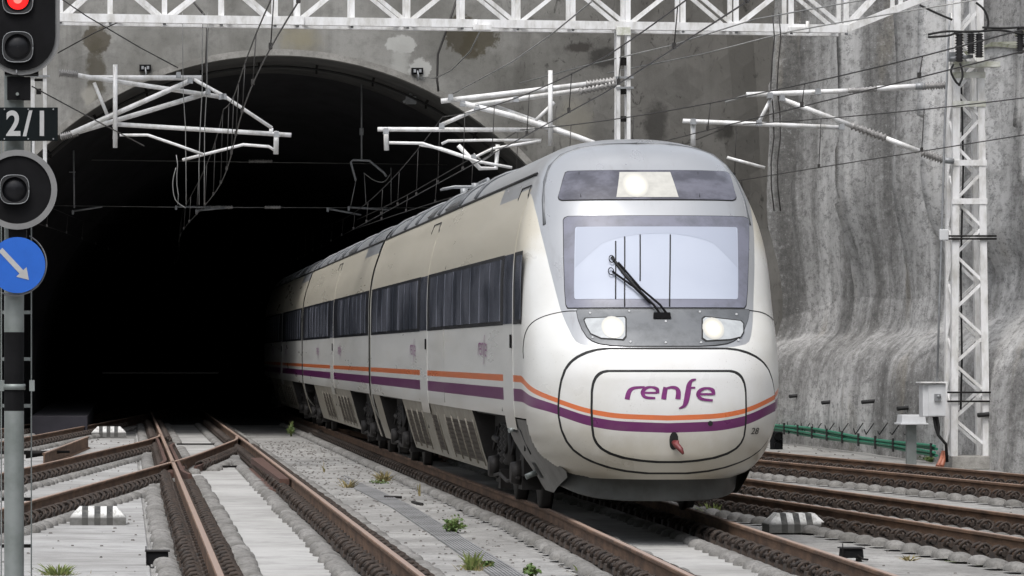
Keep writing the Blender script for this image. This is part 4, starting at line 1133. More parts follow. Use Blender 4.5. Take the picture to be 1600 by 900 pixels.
O2 = 28.1
car2 = thing('train_car', (TX, TY+O2+3, 0), 'second train car, behind the grey bellows, dim near the tunnel mouth', 'train car', 'cars of the train')
def far_car(car, off, gang=True):
    m = shell(car, 25.4, False); 
    for v in m.v: v.y += off
    m.build('body_shell', M['shell'], car)
    panes = []; s = off+1.0
    while s < off+24:
        if not (off+11.0 < s+1.2 and s < off+13.1): panes.append((s, s+1.2))
        s += 1.29
    car_sides(car, off, off+25.4, {'bands': [(off+.1, off+11.58), (off+12.82, off+25.3)], 'panes': panes}, [(off+11.6, off+12.8)],
              {'skirts': [(off+.1, off+.6), (off+6.2, off+20.5)], 'grilles': [(off+7+1.1*k, off+7.95+1.1*k) for k in range(4)]+[(off+14+1.1*k, off+14.95+1.1*k) for k in range(3)]}, [off+3.2, off+22.6], [off+9.2, off+18])
    underframe(car, off+.1, off+25.3, [(off+6.4, off+20.3)])
    car_end(off+.05, car); car_end(off+25.35, car)
    roof_gear(car, [('rib', off+4, 0), ('rib', off+8.5, 0), ('grille', off+9, off+11), ('rib', off+13, 0), ('rib', off+16, 0), ('rib', off+19, 0), ('rib', off+23, 0)])
    if gang: gangway(off+25.42, car)
far_car(car2, O2)
O3 = O2+25.9
car3 = thing('train_car', (TX, TY+O3+3, 0), 'rearmost visible train car, almost lost in the tunnel darkness', 'train car', 'cars of the train')
far_car(car3, O3, False)

# ------------------------------------------------------------------ white lattice gantry, drop posts, mast
GD = lambda x: lerp(68.6, 71.2, (x-95)/1225)
gan = thing('lattice_gantry', at(800, 40, 70), 'white lattice truss beam spanning all tracks across the top of the photo', 'gantry')
TD = .75   # truss depth
def g3(x, y, b=0): p = at(x, y, GD(x)); return p+Vector((0, TD*b, 0))
def ybot(x): return 27.5+(x-95)*.0145
H_ = .86
def gz(x, b, top): 
    p = g3(x, ybot(x), b); return p+Vector((0, 0, H_)) if top else p
for b in (0, 1):
    for tp_ in (0, 1):
        m = MB(); m.bar(gz(-260, b, tp_), gz(1322, b, tp_), .13, .155); m.build('chord', M['white'], gan)
nodes = [-165, -78, 8, 94, 172, 257, 346, 430, 465, 550, 637, 722, 809, 895, 981, 1067, 1150, 1236, 1322]
bott = {-78, 94, 257, 430, 465, 637, 809, 981, 1150, 1322}
for i, x in enumerate(nodes):
    for b in (0, 1):
        m = MB(); m.bar(gz(x, b, 0)+Vector((0, 0, .05)), gz(x, b, 1), .085 if b else .1, .06); m.build('upright', M['white'], gan)
    m = MB(); m.bar(gz(x, 0, 0)+Vector((0, 0, 0)), gz(x, 1, 0), .06); m.build('cross_tie', M['white'], gan)
    if i and not (nodes[i-1] == 430):
        a, c = nodes[i-1], x
        for b in (0, 1):
            m = MB(); m.bar(gz(a, b, a not in bott), gz(c, b, c not in bott), .075, .05, (0, 1, 0)); m.build('diagonal', M['white'], gan)
        m = MB(); m.bar(gz(a, i % 2, 0), gz(c, (i+1) % 2, 0), .05, .04); m.build('lattice_tie', M['white'], gan)
m = MB(); m.box(gz(422, 0, 0)+Vector((0, -.07, -.08)), gz(474, 0, 0)+Vector((0, -.05, .08))); m.build('splice_plate', M['white'], gan)
m = MB()
for x in (415, 423, 467, 476):
    for dz in (-.03,): p = gz(x, 0, 0)+Vector((0, -.07, dz)); m.tube([p, p+Vector((0, -.03, 0))], .025, 6)
for x in nodes: p = gz(x, 0, 0)+Vector((0, -.03, -.07)); m.tube([p, p+Vector((0, 0, -.05))], .03, 6)
m.build('chord_bolts', M['grey'], gan, kind='stuff')
for b in (0, 1):   # haunch rising to the mast
    m = MB(); m.bar(gz(1322, b, 0), g3(1500, -26, b), .11, .13); m.build('haunch', M['white'], gan)
    m = MB(); m.bar(gz(1322, b, 1), g3(1500, -75, b), .1, .11); m.build('haunch_chord', M['white'], gan)
    m = MB(); m.bar(gz(1322, b, 0), g3(1407, -45, b), .075, .05, (0, 1, 0)); m.build('diagonal', M['white'], gan)
    m = MB(); m.bar(g3(1407, 12, b), g3(1407, -50, b), .08, .06); m.build('upright', M['white'], gan)
m = MB(); m.box(g3(1234, 40, 0)+Vector((-.05, -.2, -.14)), g3(1256, 40, 0)+Vector((.05, -.05, -.05))); m.tube([g3(1260, 48, 0)+Vector((0, -.12, -.06)), g3(1260, 34, 0)+Vector((0, -.12, 0))], .035, 6); m.build('wire_bracket', M['white'], gan)
m = MB(); m.box(g3(742, 38, 0)+Vector((-.05, -.2, -.12)), g3(762, 38, 0)+Vector((.05, -.05, -.03))); m.tube([g3(743, 44, 0)+Vector((0, -.12, 0)), g3(743, 32, 0)+Vector((0, -.12, 0))], .03, 6); m.build('wire_bracket', M['white'], gan)

def drop_post(x0, x1, ytop, ybotm, label, rungs):
    d = 70.3; po = thing('drop_post', at((x0+x1)/2, ytop, d), label, 'drop post', 'posts hanging from the gantry')
    w = .115
    for x in (x0, x1):
        for b in (0, .28):
            m = MB(); m.bar(at(x, ytop, d)+Vector((0, b, 0)), at(x, ybotm, d)+Vector((0, b, 0)), .07, .07); m.build('channel', M['white'], po)
    m = MB(); m.box(at(x0-3, ytop+14, d)+Vector((0, -.06, 0)), at(x1+3, ytop+2, d)+Vector((0, -.02, 0))); m.build('head_plate', M['mossy'], po)
    for y in rungs:
        m = MB(); m.bar(at(x0-4, y, d-.05), at(x1+8, y, d-.05), .025, .04); m.build('clamp_rod', M['grey'], po)
    for y in range(ytop+50, ybotm-8, 46):
        m = MB(); m.bar(at(x0, y, d)+Vector((0, .14, 0)), at(x1, y, d)+Vector((0, .14, 0)), .04, .05); m.build('rung', M['dark_steel'], po)
    m = MB()
    for y in (98, 143, 186): m.box(at((x0+x1)/2-4, y+4, d+.1), at((x0+x1)/2+4, y-4, d+.2))
    m.build('bolt_block', M['dark_steel'], po, kind='stuff')
drop_post(966, 982, 41, 232, 'white twin-channel post hanging from the gantry behind the train roof', (121, 137))
drop_post(51, 70, 28, 268, 'white twin-channel post hanging behind the signal head at left', (119, 207))

mast = thing('lattice_mast', (16.3, 69.5, 0), 'tall white lattice mast at the foot of the rock wall', 'mast')
MDp = 69.5
def mch(k, z):
    t_ = z/9; x = lerp(15.80, 15.86, t_) if k in (0, 3) else lerp(16.42, 16.29, t_)
    return Vector((x, MDp+(.0 if k < 2 else .55), z))
for k in range(4):
    m = MB(); m.bar(mch(k, .25), mch(k, 11), .13 if k in (0, 1) else .11, .13); m.build('leg', M['white'], mast)
z = .45; i = 0
while z < 8.6:
    for (a, b) in ((0, 1), (3, 2)):
        m = MB(); m.bar(mch(a if i % 2 else b, z), mch(b if i % 2 else a, z+.52), .055, .04, (0, 1, 0)); m.build('diagonal', M['white'], mast)
    z += .52; i += 1
z = .45; i = 0
while z < 8.4:
    m = MB(); m.bar(mch(0 if i % 2 else 3, z), mch(3 if i % 2 else 0, z+.52), .05, .04, (1, 0, 0)); m.build('side_brace', M['white'], mast); z += .52; i += 1
for y, c in ((118, 'mossy'), (163, 'mossy'), (255, 'white'), (315, 'white')):
    zz = CZ-(y-553)*MDp/F; m = MB(); m.box(mch(0, zz)+Vector((-.08, -.08, -.05)), mch(1, zz)+Vector((.08, -.062, .06))); m.build('batten', M[c], mast)
for y in (369, 373.5, 613, 627):
    zz = CZ-(y-553)*MDp/F; m = MB(); m.tube([mch(0, zz)+Vector((-.15, -.1, 0)), mch(1, zz)+Vector((.24, -.1, 0))], .018, 5); m.build('clamp_rod', M['dark_steel'], mast)
m = MB(); m.box((15.72, 69.3, 0), (16.55, 70.3, .26), .03); bevel(m.build('footing', M['kerb'], mast), .02)
m = MB(); zz = CZ-(102-553)*MDp/F; m.box(Vector((15.75, 69.2, zz-.05)), Vector((16.62, 69.44, zz+.05))); m.build('crossarm', M['mossy'], mast)
# switchgear on the mast: three ribbed insulators with cable loops
sg = thing('mast_switchgear', at(1510, 75, 69.2), 'three black ribbed insulators with looping cables high on the lattice mast', 'switchgear')
def ribbed(a, b, r0, r1, n=12):
    a, b = Vector(a), Vector(b); k = 2*n; m = MB(); m.tube([a+(b-a)*i/k for i in range(k+1)], [r1 if i % 2 else r0 for i in range(k+1)], 10); return m
for x, y0, y1 in ((1499, 52, 97), (1517, 52, 84), (1530, 52, 90)): ribbed(at(x, y0, 69.0), at(x, y1, 69.0), .05, .085, 10).build('insulator', M['insuld'], sg)
for pts in ([(1450, 54), (1480, 49), (1520, 50), (1560, 47), (1600, 54)], [(1450, 58), (1480, 56), (1500, 50), (1535, 49)], [(1437, 8), (1462, 20), (1488, 31)], [(1525, 4), (1538, 16), (1544, 34), (1540, 46), (1528, 50)], [(1535, 43), (1565, 44), (1592, 43)],
            [(1490, 100), (1486, 112), (1494, 128), (1500, 132)], [(1500, 98), (1504, 118), (1498, 134)]):
    m = MB(); m.tube([at(x, y, 68.9) for x, y in catm2(pts, 4)], .022, 5); m.build('cable_loop', M['rubber'], sg)
m = MB(); m.box(at(1484, 96, 69.2), at(1500, 82, 69.3)); m.tube([at(1483, 92, 69.1), at(1520, 88, 69.1)], .04, 6); m.build('switch_frame', M['grey'], sg)
ii = thing('line_insulator', at(1594, 60, 69), 'single black ribbed insulator hanging at the right edge', 'insulator')
ribbed(at(1594, 41, 69), at(1594, 84, 69), .045, .08, 12).build('insulator_body', M['insuld'], ii)
m = MB(); m.tube([at(1590, 44, 69), at(1625, 44, 69)], .035, 6); m.tube([at(1590, 72, 69), at(1625, 70, 69)], .03, 6); m.build('arm', M['dark_steel'], ii)
# cabinet and conduits on the mast
cb = thing('control_cabinet', at(1460, 650, 69.2), 'small grey control cabinet clamped to the left side of the lattice mast', 'cabinet')
p = at(1459, 651, 69.1); q = at(1478, 599, 69.1)
m = MB(); m.box((at(1442, 651, 69).x, 69.0, p.z), (at(1478, 0, 69).x, 69.35, q.z)); bevel(m.build('case', M['boxgrey'], cb), .015)
m = MB(); m.box((at(1450, 0, 69).x, 68.97, p.z+.02), (at(1477, 0, 69).x, 68.995, q.z-.02)); m.build('door', M['boxgrey'], cb)
m = MB(); m.box((at(1438, 0, 69).x, 68.92, q.z+.005), (at(1479, 0, 69).x, 69.4, q.z+.03)); m.build('hood', M['white'], cb)
m = MB(); a = at(1464, 618, 68.95); m.tube([a, a+Vector((.04, -.05, -.03))], .03, 6); m.box(a+Vector((-.05, -.03, -.1)), a+Vector((.07, .02, .03))); m.build('lock', M['grey'], cb)
m = MB()
for dx in (0, .08): m.tube([at(1459+dx*60, 650, 69.1), at(1462+dx*60, 668, 69.1), at(1466, 680, 69.1), at(1478, 694, 69.1), at(1480, 722, 69.1)], .03, 6)
m.build('conduit', M['rubber'], cb)
cd_ = thing('mast_conduit', at(1470, 590, 69), 'thin grey conduit running down beside the lattice mast to the cabinet', 'conduit')
m = MB(); m.tube([at(1484, 20, 69), at(1481, 92, 69), at(1476, 200, 69), at(1472, 350, 69), at(1468, 470, 69), at(1464, 600, 69)], .022, 6); m.build('pipe', M['grey'], cd_)
m = MB(); m.box(at(1468, 376, 69)+Vector((0, -.03, 0)), at(1482, 358, 69)+Vector((0, .06, 0))); bevel(m.build('junction_box', M['boxgrey'], cd_), .02)
m = MB(); m.tube([at(1502, 130, 69.6), at(1505, 260, 69.6), at(1501, 420, 69.6), at(1503, 560, 69.6), at(1501, 640, 69.6)], .02, 5); m.build('cable', M['rubber'], cd_)
op = thing('orange_ducts', at(1468, 728, 69.5), 'two faded orange duct ends rising from the ground by the mast foot', 'ducts')
for k in range(2):
    m = MB(); m.tube([at(1474+3*k, 706, 69.3), at(1471+4*k, 718, 69.2), at(1465+6*k, 729, 69)], .045, 7); m.build('duct', M['orange_pipe'], op)
# capped post in front of the wall and the dwarf signal
bp = thing('capped_post', at(1423, 722, 70.8), 'short grey post with a flat shelf-like cap in front of the rock wall', 'post'); bp.location.z = 0
p = at(1423, 0, 70.8); zc_ = CZ-(656-553)*70.8/F
m = MB(); m.box((p.x-.09, 70.7, 0), (p.x+.09, 70.85, zc_)); m.build('stem', M['polegrey'], bp)
m = MB(); m.box((p.x-.24, 70.5, zc_-.06), (p.x+.24, 71.0, zc_+.10), .02); m.box((p.x-.27, 70.45, zc_-.09), (p.x+.27, 71.05, zc_-.055)); bevel(m.build('cap', M['boxgrey'], bp), .01)
ds_ = thing('dwarf_signal', at(1215, 703, 86), 'tiny black two-lens ground signal between the train flank and the wall', 'ground signal')
p = at(1214, 704, 84); m = MB(); m.box(p+Vector((-.14, 0, 0)), p+Vector((.14, .15, .44))); bevel(m.build('housing', M['black'], ds_), .03)
for k in (.12, .33):
    m = MB(); q = p+Vector((.02, -.01, k)); m.tube([q, q+Vector((0, -.12, 0))], [.09, .095], 12, False); m.build('hood', M['black'], ds_)
    m = MB(); m.tube([q+Vector((0, -.005, 0)), q+Vector((0, -.02, 0))], .085, 12); m.build('lens', M['lens'], ds_)
m = MB(); m.tube([(p.x, p.y+.07, 0), p+Vector((0, .07, .05))], .05, 8); m.build('foot', M['grey'], ds_)

# ------------------------------------------------------------------ cantilevers and registration arms
def rod(par, pts, r, name, mat='white', d=70.0, n=7):
    m = MB(); m.tube([at(x, y, d+(p[2] if len(p) > 2 else 0)) for p in pts for x, y in [p[:2]]], r, n); return m.build(name, M[mat], par)
def ins(par, a, b, d=70.0, n=9, r=.085, mat='insul'):
    return ribbed(at(*a, d), at(*b, d), .04, r, n).build('insulator', M[mat], par)
def clampb(par, x, y, d=70.0, s=.07):
    p = at(x, y, d); m = MB(); m.box(p-Vector((s, s*1.1, s)), p+Vector((s, s*1.1, s)), s*.25); m.build('clamp', M['grey'], par)
c1 = thing('cantilever_frame', at(70, 160, 70), 'white tubular cantilever frame on the left, in front of the tunnel arch', 'cantilever', 'wire-carrying cantilevers')
ins(c1, (92, 114), (122, 117)); ins(c1, (94, 214), (122, 207))
rod(c1, [(120, 117), (135, 120), (350, 152)], .045, 'top_tube'); rod(c1, [(137, 121.5), (315, 121.5)], .05, 'stay_tube', d=70.2)
rod(c1, [(112, 208), (300, 125)], .05, 'bracket_tube', d=69.85); rod(c1, [(122, 206), (322, 146)], .05, 'lower_bracket_tube', d=70.1)
rod(c1, [(147, 129), (169, 183)], .035, 'brace'); rod(c1, [(180, 101), (180, 231)], .045, 'vertical_tube', d=69.7); rod(c1, [(180, 194), (455, 211)], .045, 'registration_tube')
rod(c1, [(303, 124), (350, 150), (425, 200)], .035, 'strut', d=69.8); rod(c1, [(432, 205), (431, 241)], .05, 'drop_bracket'); rod(c1, [(424, 200), (423, 212)], .04, 'drop_bracket')
rod(c1, [(187, 211), (231, 211), (275, 226), (317, 241)], .028, 'steady_arm', d=69.6); rod(c1, [(285, 250), (320, 241), (380, 226), (420, 229), (431, 236)], .03, 'steady_arm')
for x, y in ((180, 133), (180, 194), (180, 212), (325, 143), (297, 126), (350, 151), (279, 117), (432, 210), (346, 151)): clampb(c1, x, y, 69.8, .055)
m = MB()
for x0, x1 in ((276, 278), (284, 292), (318, 310), (325, 318)): m.tube([at(lerp(x0, x1, k/5)+1.2*sin(k*2+x0), lerp(20 if x0 > 280 else 242, 320, k/5), 69.6) for k in range(6)], .008, 4)
m.tube([at(x, y, 69.6) for x, y in catm2([(275, 262), (270, 285), (274, 312), (290, 325)], 4)], .009, 4)
m.build('hanging_cable_loops', M['wirel'], c1, kind='stuff')
c2 = thing('cantilever_frame', at(975, 150, 70), 'white tubular cantilever frame reaching left from the post above the train roof', 'cantilever', 'wire-carrying cantilevers')
c2['label'] = 'white tubular cantilever frame reaching left from the post above the train roof'
ins(c2, (915, 132), (962, 126)); ins(c2, (905, 143), (962, 131))
rod(c2, [(689, 158), (800, 145), (920, 131)], .05, 'stay_tube'); rod(c2, [(735, 165), (800, 156), (908, 141)], .05, 'top_tube', d=70.2)
rod(c2, [(722, 161), (800, 181), (902, 214), (960, 236)], .055, 'bracket_tube', d=69.8); rod(c2, [(765, 163), (830, 186), (905, 214), (960, 240)], .04, 'lower_bracket_tube', d=70.3)
rod(c2, [(690, 195), (745, 171)], .04, 'brace'); rod(c2, [(860, 110), (860, 228)], .045, 'vertical_tube', d=69.7); rod(c2, [(837, 188), (866, 160)], .035, 'brace')
rod(c2, [(590, 202), (835, 203)], .045, 'registration_tube'); rod(c2, [(603, 199), (604, 235)], .05, 'drop_bracket')
rod(c2, [(608, 223), (660, 224), (745, 252), (800, 262)], .03, 'steady_arm', d=69.7); rod(c2, [(655, 226), (690, 232), (737, 248), (770, 232), (845, 220)], .028, 'steady_arm', d=69.9)
rod(c2, [(716, 227), (750, 263), (775, 263), (778, 226)], .045, 'basket_arm'); rod(c2, [(690, 225), (700, 220), (760, 219), (846, 219)], .028, 'steady_arm')
rod(c2, [(740, 240), (760, 258)], .02, 'tie', 'wirel'); rod(c2, [(776, 235), (750, 255)], .02, 'tie', 'wirel')
for x, y in ((860, 137), (860, 203), (745, 168), (690, 197), (603, 205), (723, 162), (806, 155), (704, 152), (740, 246)): clampb(c2, x, y, 69.8, .055)
c3 = thing('cantilever_frame', at(1480, 190, 70), 'white tubular cantilever frame reaching left from the lattice mast', 'cantilever', 'wire-carrying cantilevers')
c3['label'] = 'white tubular cantilever frame reaching left from the lattice mast'
d3 = 69.4
rod(c3, [(1166, 148), (1300, 143), (1325, 142)], .05, 'top_tube', d=d3); ins(c3, (1325, 142), (1370, 139), d3, 7, .06); rod(c3, [(1370, 138.5), (1432, 135)], .055, 'top_tube', d=d3); ins(c3, (1440, 135), (1478, 133), d3, 9, .08); rod(c3, [(1430, 135), (1445, 134.5)], .07, 'sleeve', 'grey', d=d3)
rod(c3, [(1222, 155), (1330, 196)], .05, 'bracket_tube', d=d3); ins(c3, (1330, 196), (1384, 216), d3, 9, .085); rod(c3, [(1384, 216), (1436, 236)], .05, 'bracket_tube', d=d3); ins(c3, (1440, 238), (1474, 250), d3, 8, .09); rod(c3, [(1474, 250), (1490, 252)], .06, 'sleeve', 'grey', d=d3)
rod(c3, [(1067, 189), (1310, 199)], .045, 'registration_tube', d=d3); rod(c3, [(1083, 190), (1083, 228)], .05, 'drop_bracket', d=d3); rod(c3, [(1205, 153), (1185, 192)], .035, 'brace', d=d3)
rod(c3, [(1133, 160), (1166, 149)], .025, 'strut', 'wirel', d=d3); rod(c3, [(1136, 246), (1195, 262)], .03, 'steady_arm', d=d3)
for x, y in ((1203, 149), (1186, 192), (1083, 190), (1315, 198), (1222, 153), (1278, 143)): clampb(c3, x, y, d3-.1, .055)
m = MB()
for x in (1207, 1217): m.tube([at(x+3*sin(k*1.7), lerp(20, 330, k/8), d3) for k in range(9)], .012, 4)
m.build('hanging_cable_loops', M['wire'], c3, kind='stuff')

# ------------------------------------------------------------------ overhead lines
def line(label, fx, zc_, zm, d0, d1, first, span=58, sag=.8, group='overhead lines', mat='wire', r=.009, rm=.0095, every=5.2):
    L_ = thing('overhead_line', (fx(d0+1), d0+1, zc_), label, 'overhead line', group)
    n = int((d1-d0)/2); m = MB(); m.tube([(fx(lerp(d0, d1, i/n)), lerp(d0, d1, i/n), zc_) for i in range(n+1)], r, 5); m.build('contact_wire', M[mat], L_)
    def zz(d): q = ((d-first) % span)/span; return zm-sag*4*q*(1-q)
    m = MB(); m.tube([(fx(lerp(d0, d1, i/n))+.04, lerp(d0, d1, i/n), zz(lerp(d0, d1, i/n))) for i in range(n+1)], rm, 5); m.build('messenger_wire', M['wire'], L_)
    d = d0+3
    while d < d1-2:
        m = MB(); m.tube([(fx(d), d, zc_), (fx(d)+.02, d, (zc_+zz(d))/2), (fx(d)+.04, d, zz(d))], .007, 4)
        m.box(Vector((fx(d)-.02, d-.03, zc_-.01)), Vector((fx(d)+.02, d+.03, zc_+.06))); m.build('dropper', M['wire'], L_, origin=(fx(d), d, zc_))
        d += every
    return L_
line('contact wire and catenary above the empty left-centre track', lambda d: 1.72+.15*sin(d*.11), 5.5, 6.9, 26, 150, 70)
line('contact wire and catenary above the white train', lambda d: lin([(30, 5.75), (46, 6.07), (400, 6.07)], d), 5.5, 6.75, 26, 150, 70)
line('contact wire and catenary curving over the right-hand track', lambda d: (tR3(d)+tR4(d))/2, 5.55, 6.5, 36, 98, 70, 58, .7)
line('contact wire and catenary curving along the far right track', lambda d: (tR1(d)+tR2(d))/2-.1, 5.5, 6.6, 46, 98, 70, 58, .7)
line('contact wire and catenary above the outermost left track', lambda d: lin([(50, -6), (79, -3.4), (98, -1.7), (140, 1.2)], d), 5.5, 6.8, 50, 130, 70)
def wirething(label, pts, r=.012, mat='wire', name='feeder_wire'):
    m = MB(); m.tube([at(x, y, d) for x, y, d in pts], r, 5)
    return m.build(name, M[mat], label=label, cat='wire', group='stray wires')
wirething('taut dark wire falling from the signal head across the tunnel arch', [(94, -3, 66), (135, 25, 66.5), (220, 75, 67), (278, 106, 67.5)])
wirething('thin dark wire from behind the signal to the cantilever foot', [(50, 135, 62), (130, 178, 65), (225, 228, 69)])
wirething('thin dark wire rising right from the signal head over the portal wall', [(90, 83, 69), (150, 50, 69), (191, 32, 69)])
wirething('black cable hanging in a bow down the portal wall right of centre', [(715, -5, 93.2), (700, 40, 93.2), (684, 85, 93.2), (683, 125, 93.2), (685, 143, 93.2)], .03)
wirething('black cable hanging down the portal wall near the arch crown', [(300, 0, 93.2), (318, 22, 93.2), (324, 45, 93.2), (322, 95, 93.2), (324, 140, 93.2)], .03)
wirething('pale wire drooping from the gantry to the bracket right of the arch', [(752, 45, 71), (735, 80, 77), (705, 110, 84), (680, 122, 91), (660, 121, 93.3)], .015, 'wirel')
wirething('pale wire running up right from the mid cantilever to the mast', [(707, 147, 70), (800, 97, 66), (860, 55, 62), (925, 2, 58)], .014, 'wirel')
wirething('pale stay wire crossing from the middle post towards the upper right', [(812, 130, 72), (925, 100, 71), (1045, 72, 69), (1180, 30, 67), (1320, 5, 65), (1450, -16, 64)], .013, 'wirel')
wirething('second pale stay wire crossing behind the middle post to the mast', [(950, 114, 72), (1100, 84, 71), (1235, 49, 70), (1360, 27, 69), (1500, 4, 68), (1560, -6, 68)], .013, 'wirel')
# arrangements inside the tunnel mouth: cross-span rods with insulators and small arms
for k, (lab, y, d, segs) in enumerate((('lower cross-span wire with insulators in the dark tunnel mouth', 324, 101, (330, 350, 425)), ('upper cross-span wire with insulators in the dark tunnel mouth', 252, 103, (120, 400, 412)))):
    h = thing('cross_span', at(350, y, d), lab, 'cross-span wire', 'cross-spans in the tunnel mouth')
    m = MB(); m.tube([at(70, y-3, d), at(300, y, d), at(740, y+1 if k == 0 else y+6, d)], .012, 4); m.build('span_wire', M['wirel'], h)
    for x in segs: ribbed(at(x-12, y, d), at(x+14, y, d), .03, .06, 6).build('insulator', M['insul'], h)
    if k == 0:
        for x0, y0, x1, y1 in ((114, 330, 160, 323), (307, 329, 352, 325), (275, 323, 330, 324), (512, 326, 564, 336), (545, 324, 608, 328)):
            m = MB(); m.tube([at(x0, y0, d-.3), at(x1, y1, d-.3)], .03, 5); m.box(at(x0, y0, d-.3)-Vector((.03, .03, .09)), at(x0, y0, d-.3)+Vector((.03, .03, .03))); m.build('registration_arm', M['grey'], h)
hk = thing('tunnel_hanger', at(565, 100, 99), 'thin rod with a trapezoid wire hanger in the tunnel mouth above the train', 'wire hanger')
m = MB(); m.tube([at(565, 118, 99), at(565, 250, 99)], .025, 5); m.box(at(562, 211, 99), at(568, 200, 99)+Vector((0, .1, 0))); m.build('rod', M['grey'], hk)
m = MB(); m.tube([at(x, y, 99) for x, y in ((556, 282), (548, 253), (552, 250), (577, 251), (600, 270), (604, 276))], .035, 6); m.build('trapeze', M['grey'], hk)
m = MB(); m.tube([at(x, y, 99) for x, y in catm2([(568, 270), (585, 282), (600, 284), (610, 272)], 4)], .014, 4); m.tube([at(556, 282, 99), at(548, 322, 99)], .014, 4); m.tube([at(569, 270, 99), at(572, 320, 99)], .012, 4)
m.tube([at(611, 262, 99), at(611, 320, 99)], .012, 4); m.build('loop_wires', M['wirel'], hk, kind='stuff')
hk2 = thing('tunnel_hanger', at(112, 240, 99), 'thin vertical rod with a small crosspiece just right of the ring lamp', 'wire hanger')
m = MB(); m.tube([at(115, 235, 99), at(116, 325, 99)], .025, 5); m.tube([at(108, 269, 99), at(118, 269, 99)], .02, 5); m.build('rod', M['grey'], hk2)
hk3 = thing('tunnel_hanger', at(508, 300, 125), 'faint far wire hanger deep in the dark tunnel', 'wire hanger')
m = MB(); m.tube([at(x, y, 125) for x, y in ((495, 320), (498, 305), (518, 305), (522, 320))], .035, 5); m.tube([at(507, 270, 125), at(508, 305, 125)], .02, 5); m.build('rod', M['undergrey'], hk3)

# ------------------------------------------------------------------ signal post at the left edge
SD = 26.0
def S(x, y, o=0): return at(x, y, SD)+Vector((0, o, 0))
k_ = SD/F
sp = thing('signal_post', (S(22, 0).x, SD, 0), 'striped grey and black signal post at the left edge holding lamps and discs', 'signal')
cx = S(22, 0).x; R_ = 15.5*k_
def zy(y): return CZ-(y-553)*k_
for y0, y1, mt in ((1013, 642, 'polegrey'), (642, 519, 'black'), (519, 445, 'polegrey'), (445, 100, 'polegrey')):
    m = MB(); m.tube([(cx, SD, zy(y0)), (cx, SD, zy(y1))], R_, 20, False); m.build('pole', M[mt], sp)
m = MB(); m.tube([(cx, SD, zy(609)), (cx, SD, zy(600))], R_*1.14, 20); 
for x in (3, 50): m.box(S(x-4, 611, -.03), S(x+4, 594, .03))
m.build('collar', M['polegrey'], sp)
m = MB(); m.tube([(cx, SD, 0), (cx, SD, .12)], R_*2, 20); m.build('base_flange', M['grey'], sp)
def capsule(cx_, y0, y1, hw, yo, th, r=1.0, n=14):
    """vertical plate with round lower and upper ends, facing the camera"""
    pts = []
    for i in range(n+1): a = -pi+pi*i/n; pts.append(Vector((S(cx_, 0).x+hw*k_*cos(a), SD+yo, zy(y1)+hw*k_*sin(a))))
    for i in range(n+1): a = pi*i/n; pts.append(Vector((S(cx_, 0).x+hw*k_*cos(a), SD+yo, zy(y0)+hw*k_*sin(a))))
    m = MB(); m.prism(pts, (0, th, 0)); return m
hd = capsule(34, -90, 60, 60, -.16, .03).build('head_rim', M['rim'], sp)
capsule(34, -90, 60, 53, -.175, .012).build('backplate', M['black'], sp)
m = MB(); m.box(S(8, 118, -.12), S(60, -120, .08)); m.build('signal_case', M['black'], sp)
def lens(x, y, r, mat, o=-.20, square=True):
    if square:
        pts = []
        for i in range(28): a = 2*pi*i/28; q = (abs(cos(a))**3.2+abs(sin(a))**3.2)**(-1/3.2); pts.append(a) if False else pts.append(S(x+r*1.12*q*cos(a), y-r*1.12*q*sin(a), o))
        pin = [S(x+r*.98*cos(2*pi*i/28), y-r*.98*sin(2*pi*i/28), o) for i in range(28)]
        m = MB(); m.grid([[p+Vector((0, .03, 0)) for p in pts], pts, pin, [p+Vector((0, .04, 0)) for p in pin]], False, True); m.build('lens_bezel', M['bezel'], sp)
        m = MB(); m.tube([p+Vector((0, -.002, 0)) for p in pts]+[pts[0]], .0028, 4); m.build('bezel_edge', M['grey'], sp)
    rows = []
    for j in range(9):
        q = j/8; rows.append([S(x+r*q*cos(2*pi*i/28), y-r*q*sin(2*pi*i/28), o+.035-.03*(1-q*q)+.003*(j % 2)) for i in range(28)])
    m = MB(); m.grid(rows, True, True); return m.build('lens', M[mat], sp)
lens(29, 2, 21, 'red'); lens(29, 77, 21, 'lens')
rows = [[S(29+7*q*cos(a), 3-7*q*sin(a), -.203) for a in [2*pi*k/16 for k in range(16)]] for q in (0, .5, 1)]
m = MB(); m.grid(rows, True, True); m.build('lamp_filament', M['redhot'], sp)
m = MB(); m.tube([S(27, 112, -.17), S(27, 118, -.18)], .006, 6); m.build('screw', M['grey'], sp)
m = MB(); m.box(S(12, 157, -.12), S(48, 122, -.0)); m.build('mount_block', M['black'], sp)
m = MB(); p = S(28, 149, -.125); m.tube([p, p+Vector((0, -.02, 0))], .012, 8); m.build('bolt', M['polegrey'], sp)
m = MB(); m.box(S(-4, 222, -.15), S(91, 170, -.13)); pl = m.build('number_plate', M['plate'], sp); bevel(pl, .004)
text_mesh('2/1', .245, lambda a, b: Vector((S(44, 0).x+a*.86, SD-.1535, zy(197)+b)), 'plate_lettering', M['arrow'], pl, .006, 0, 1.18)
m = MB()
for x in (8, 45, 84):
    for y in (173, 219): p = S(x, y, -.15); m.tube([p, p+Vector((0, -.008, 0))], .006, 6)
m.build('plate_rivets', M['grey'], pl, kind='stuff')
def ringm(x, y, r0, r1, o, th, n=48):
    m = MB(); rows = []
    for r, oo in ((r0, o+th), (r0, o), (r1, o), (r1, o+th)): rows.append([S(x+r*cos(2*pi*i/n), y-r*sin(2*pi*i/n), oo) for i in range(n)])
    m.grid(rows, False, True); return m
ringm(28, 298, 53, 62, -.17, .03).build('ring', M['rim'], sp)
ringm(28, 298, 0.3, 54, -.155, .02).build('ring_backplate', M['black'], sp)
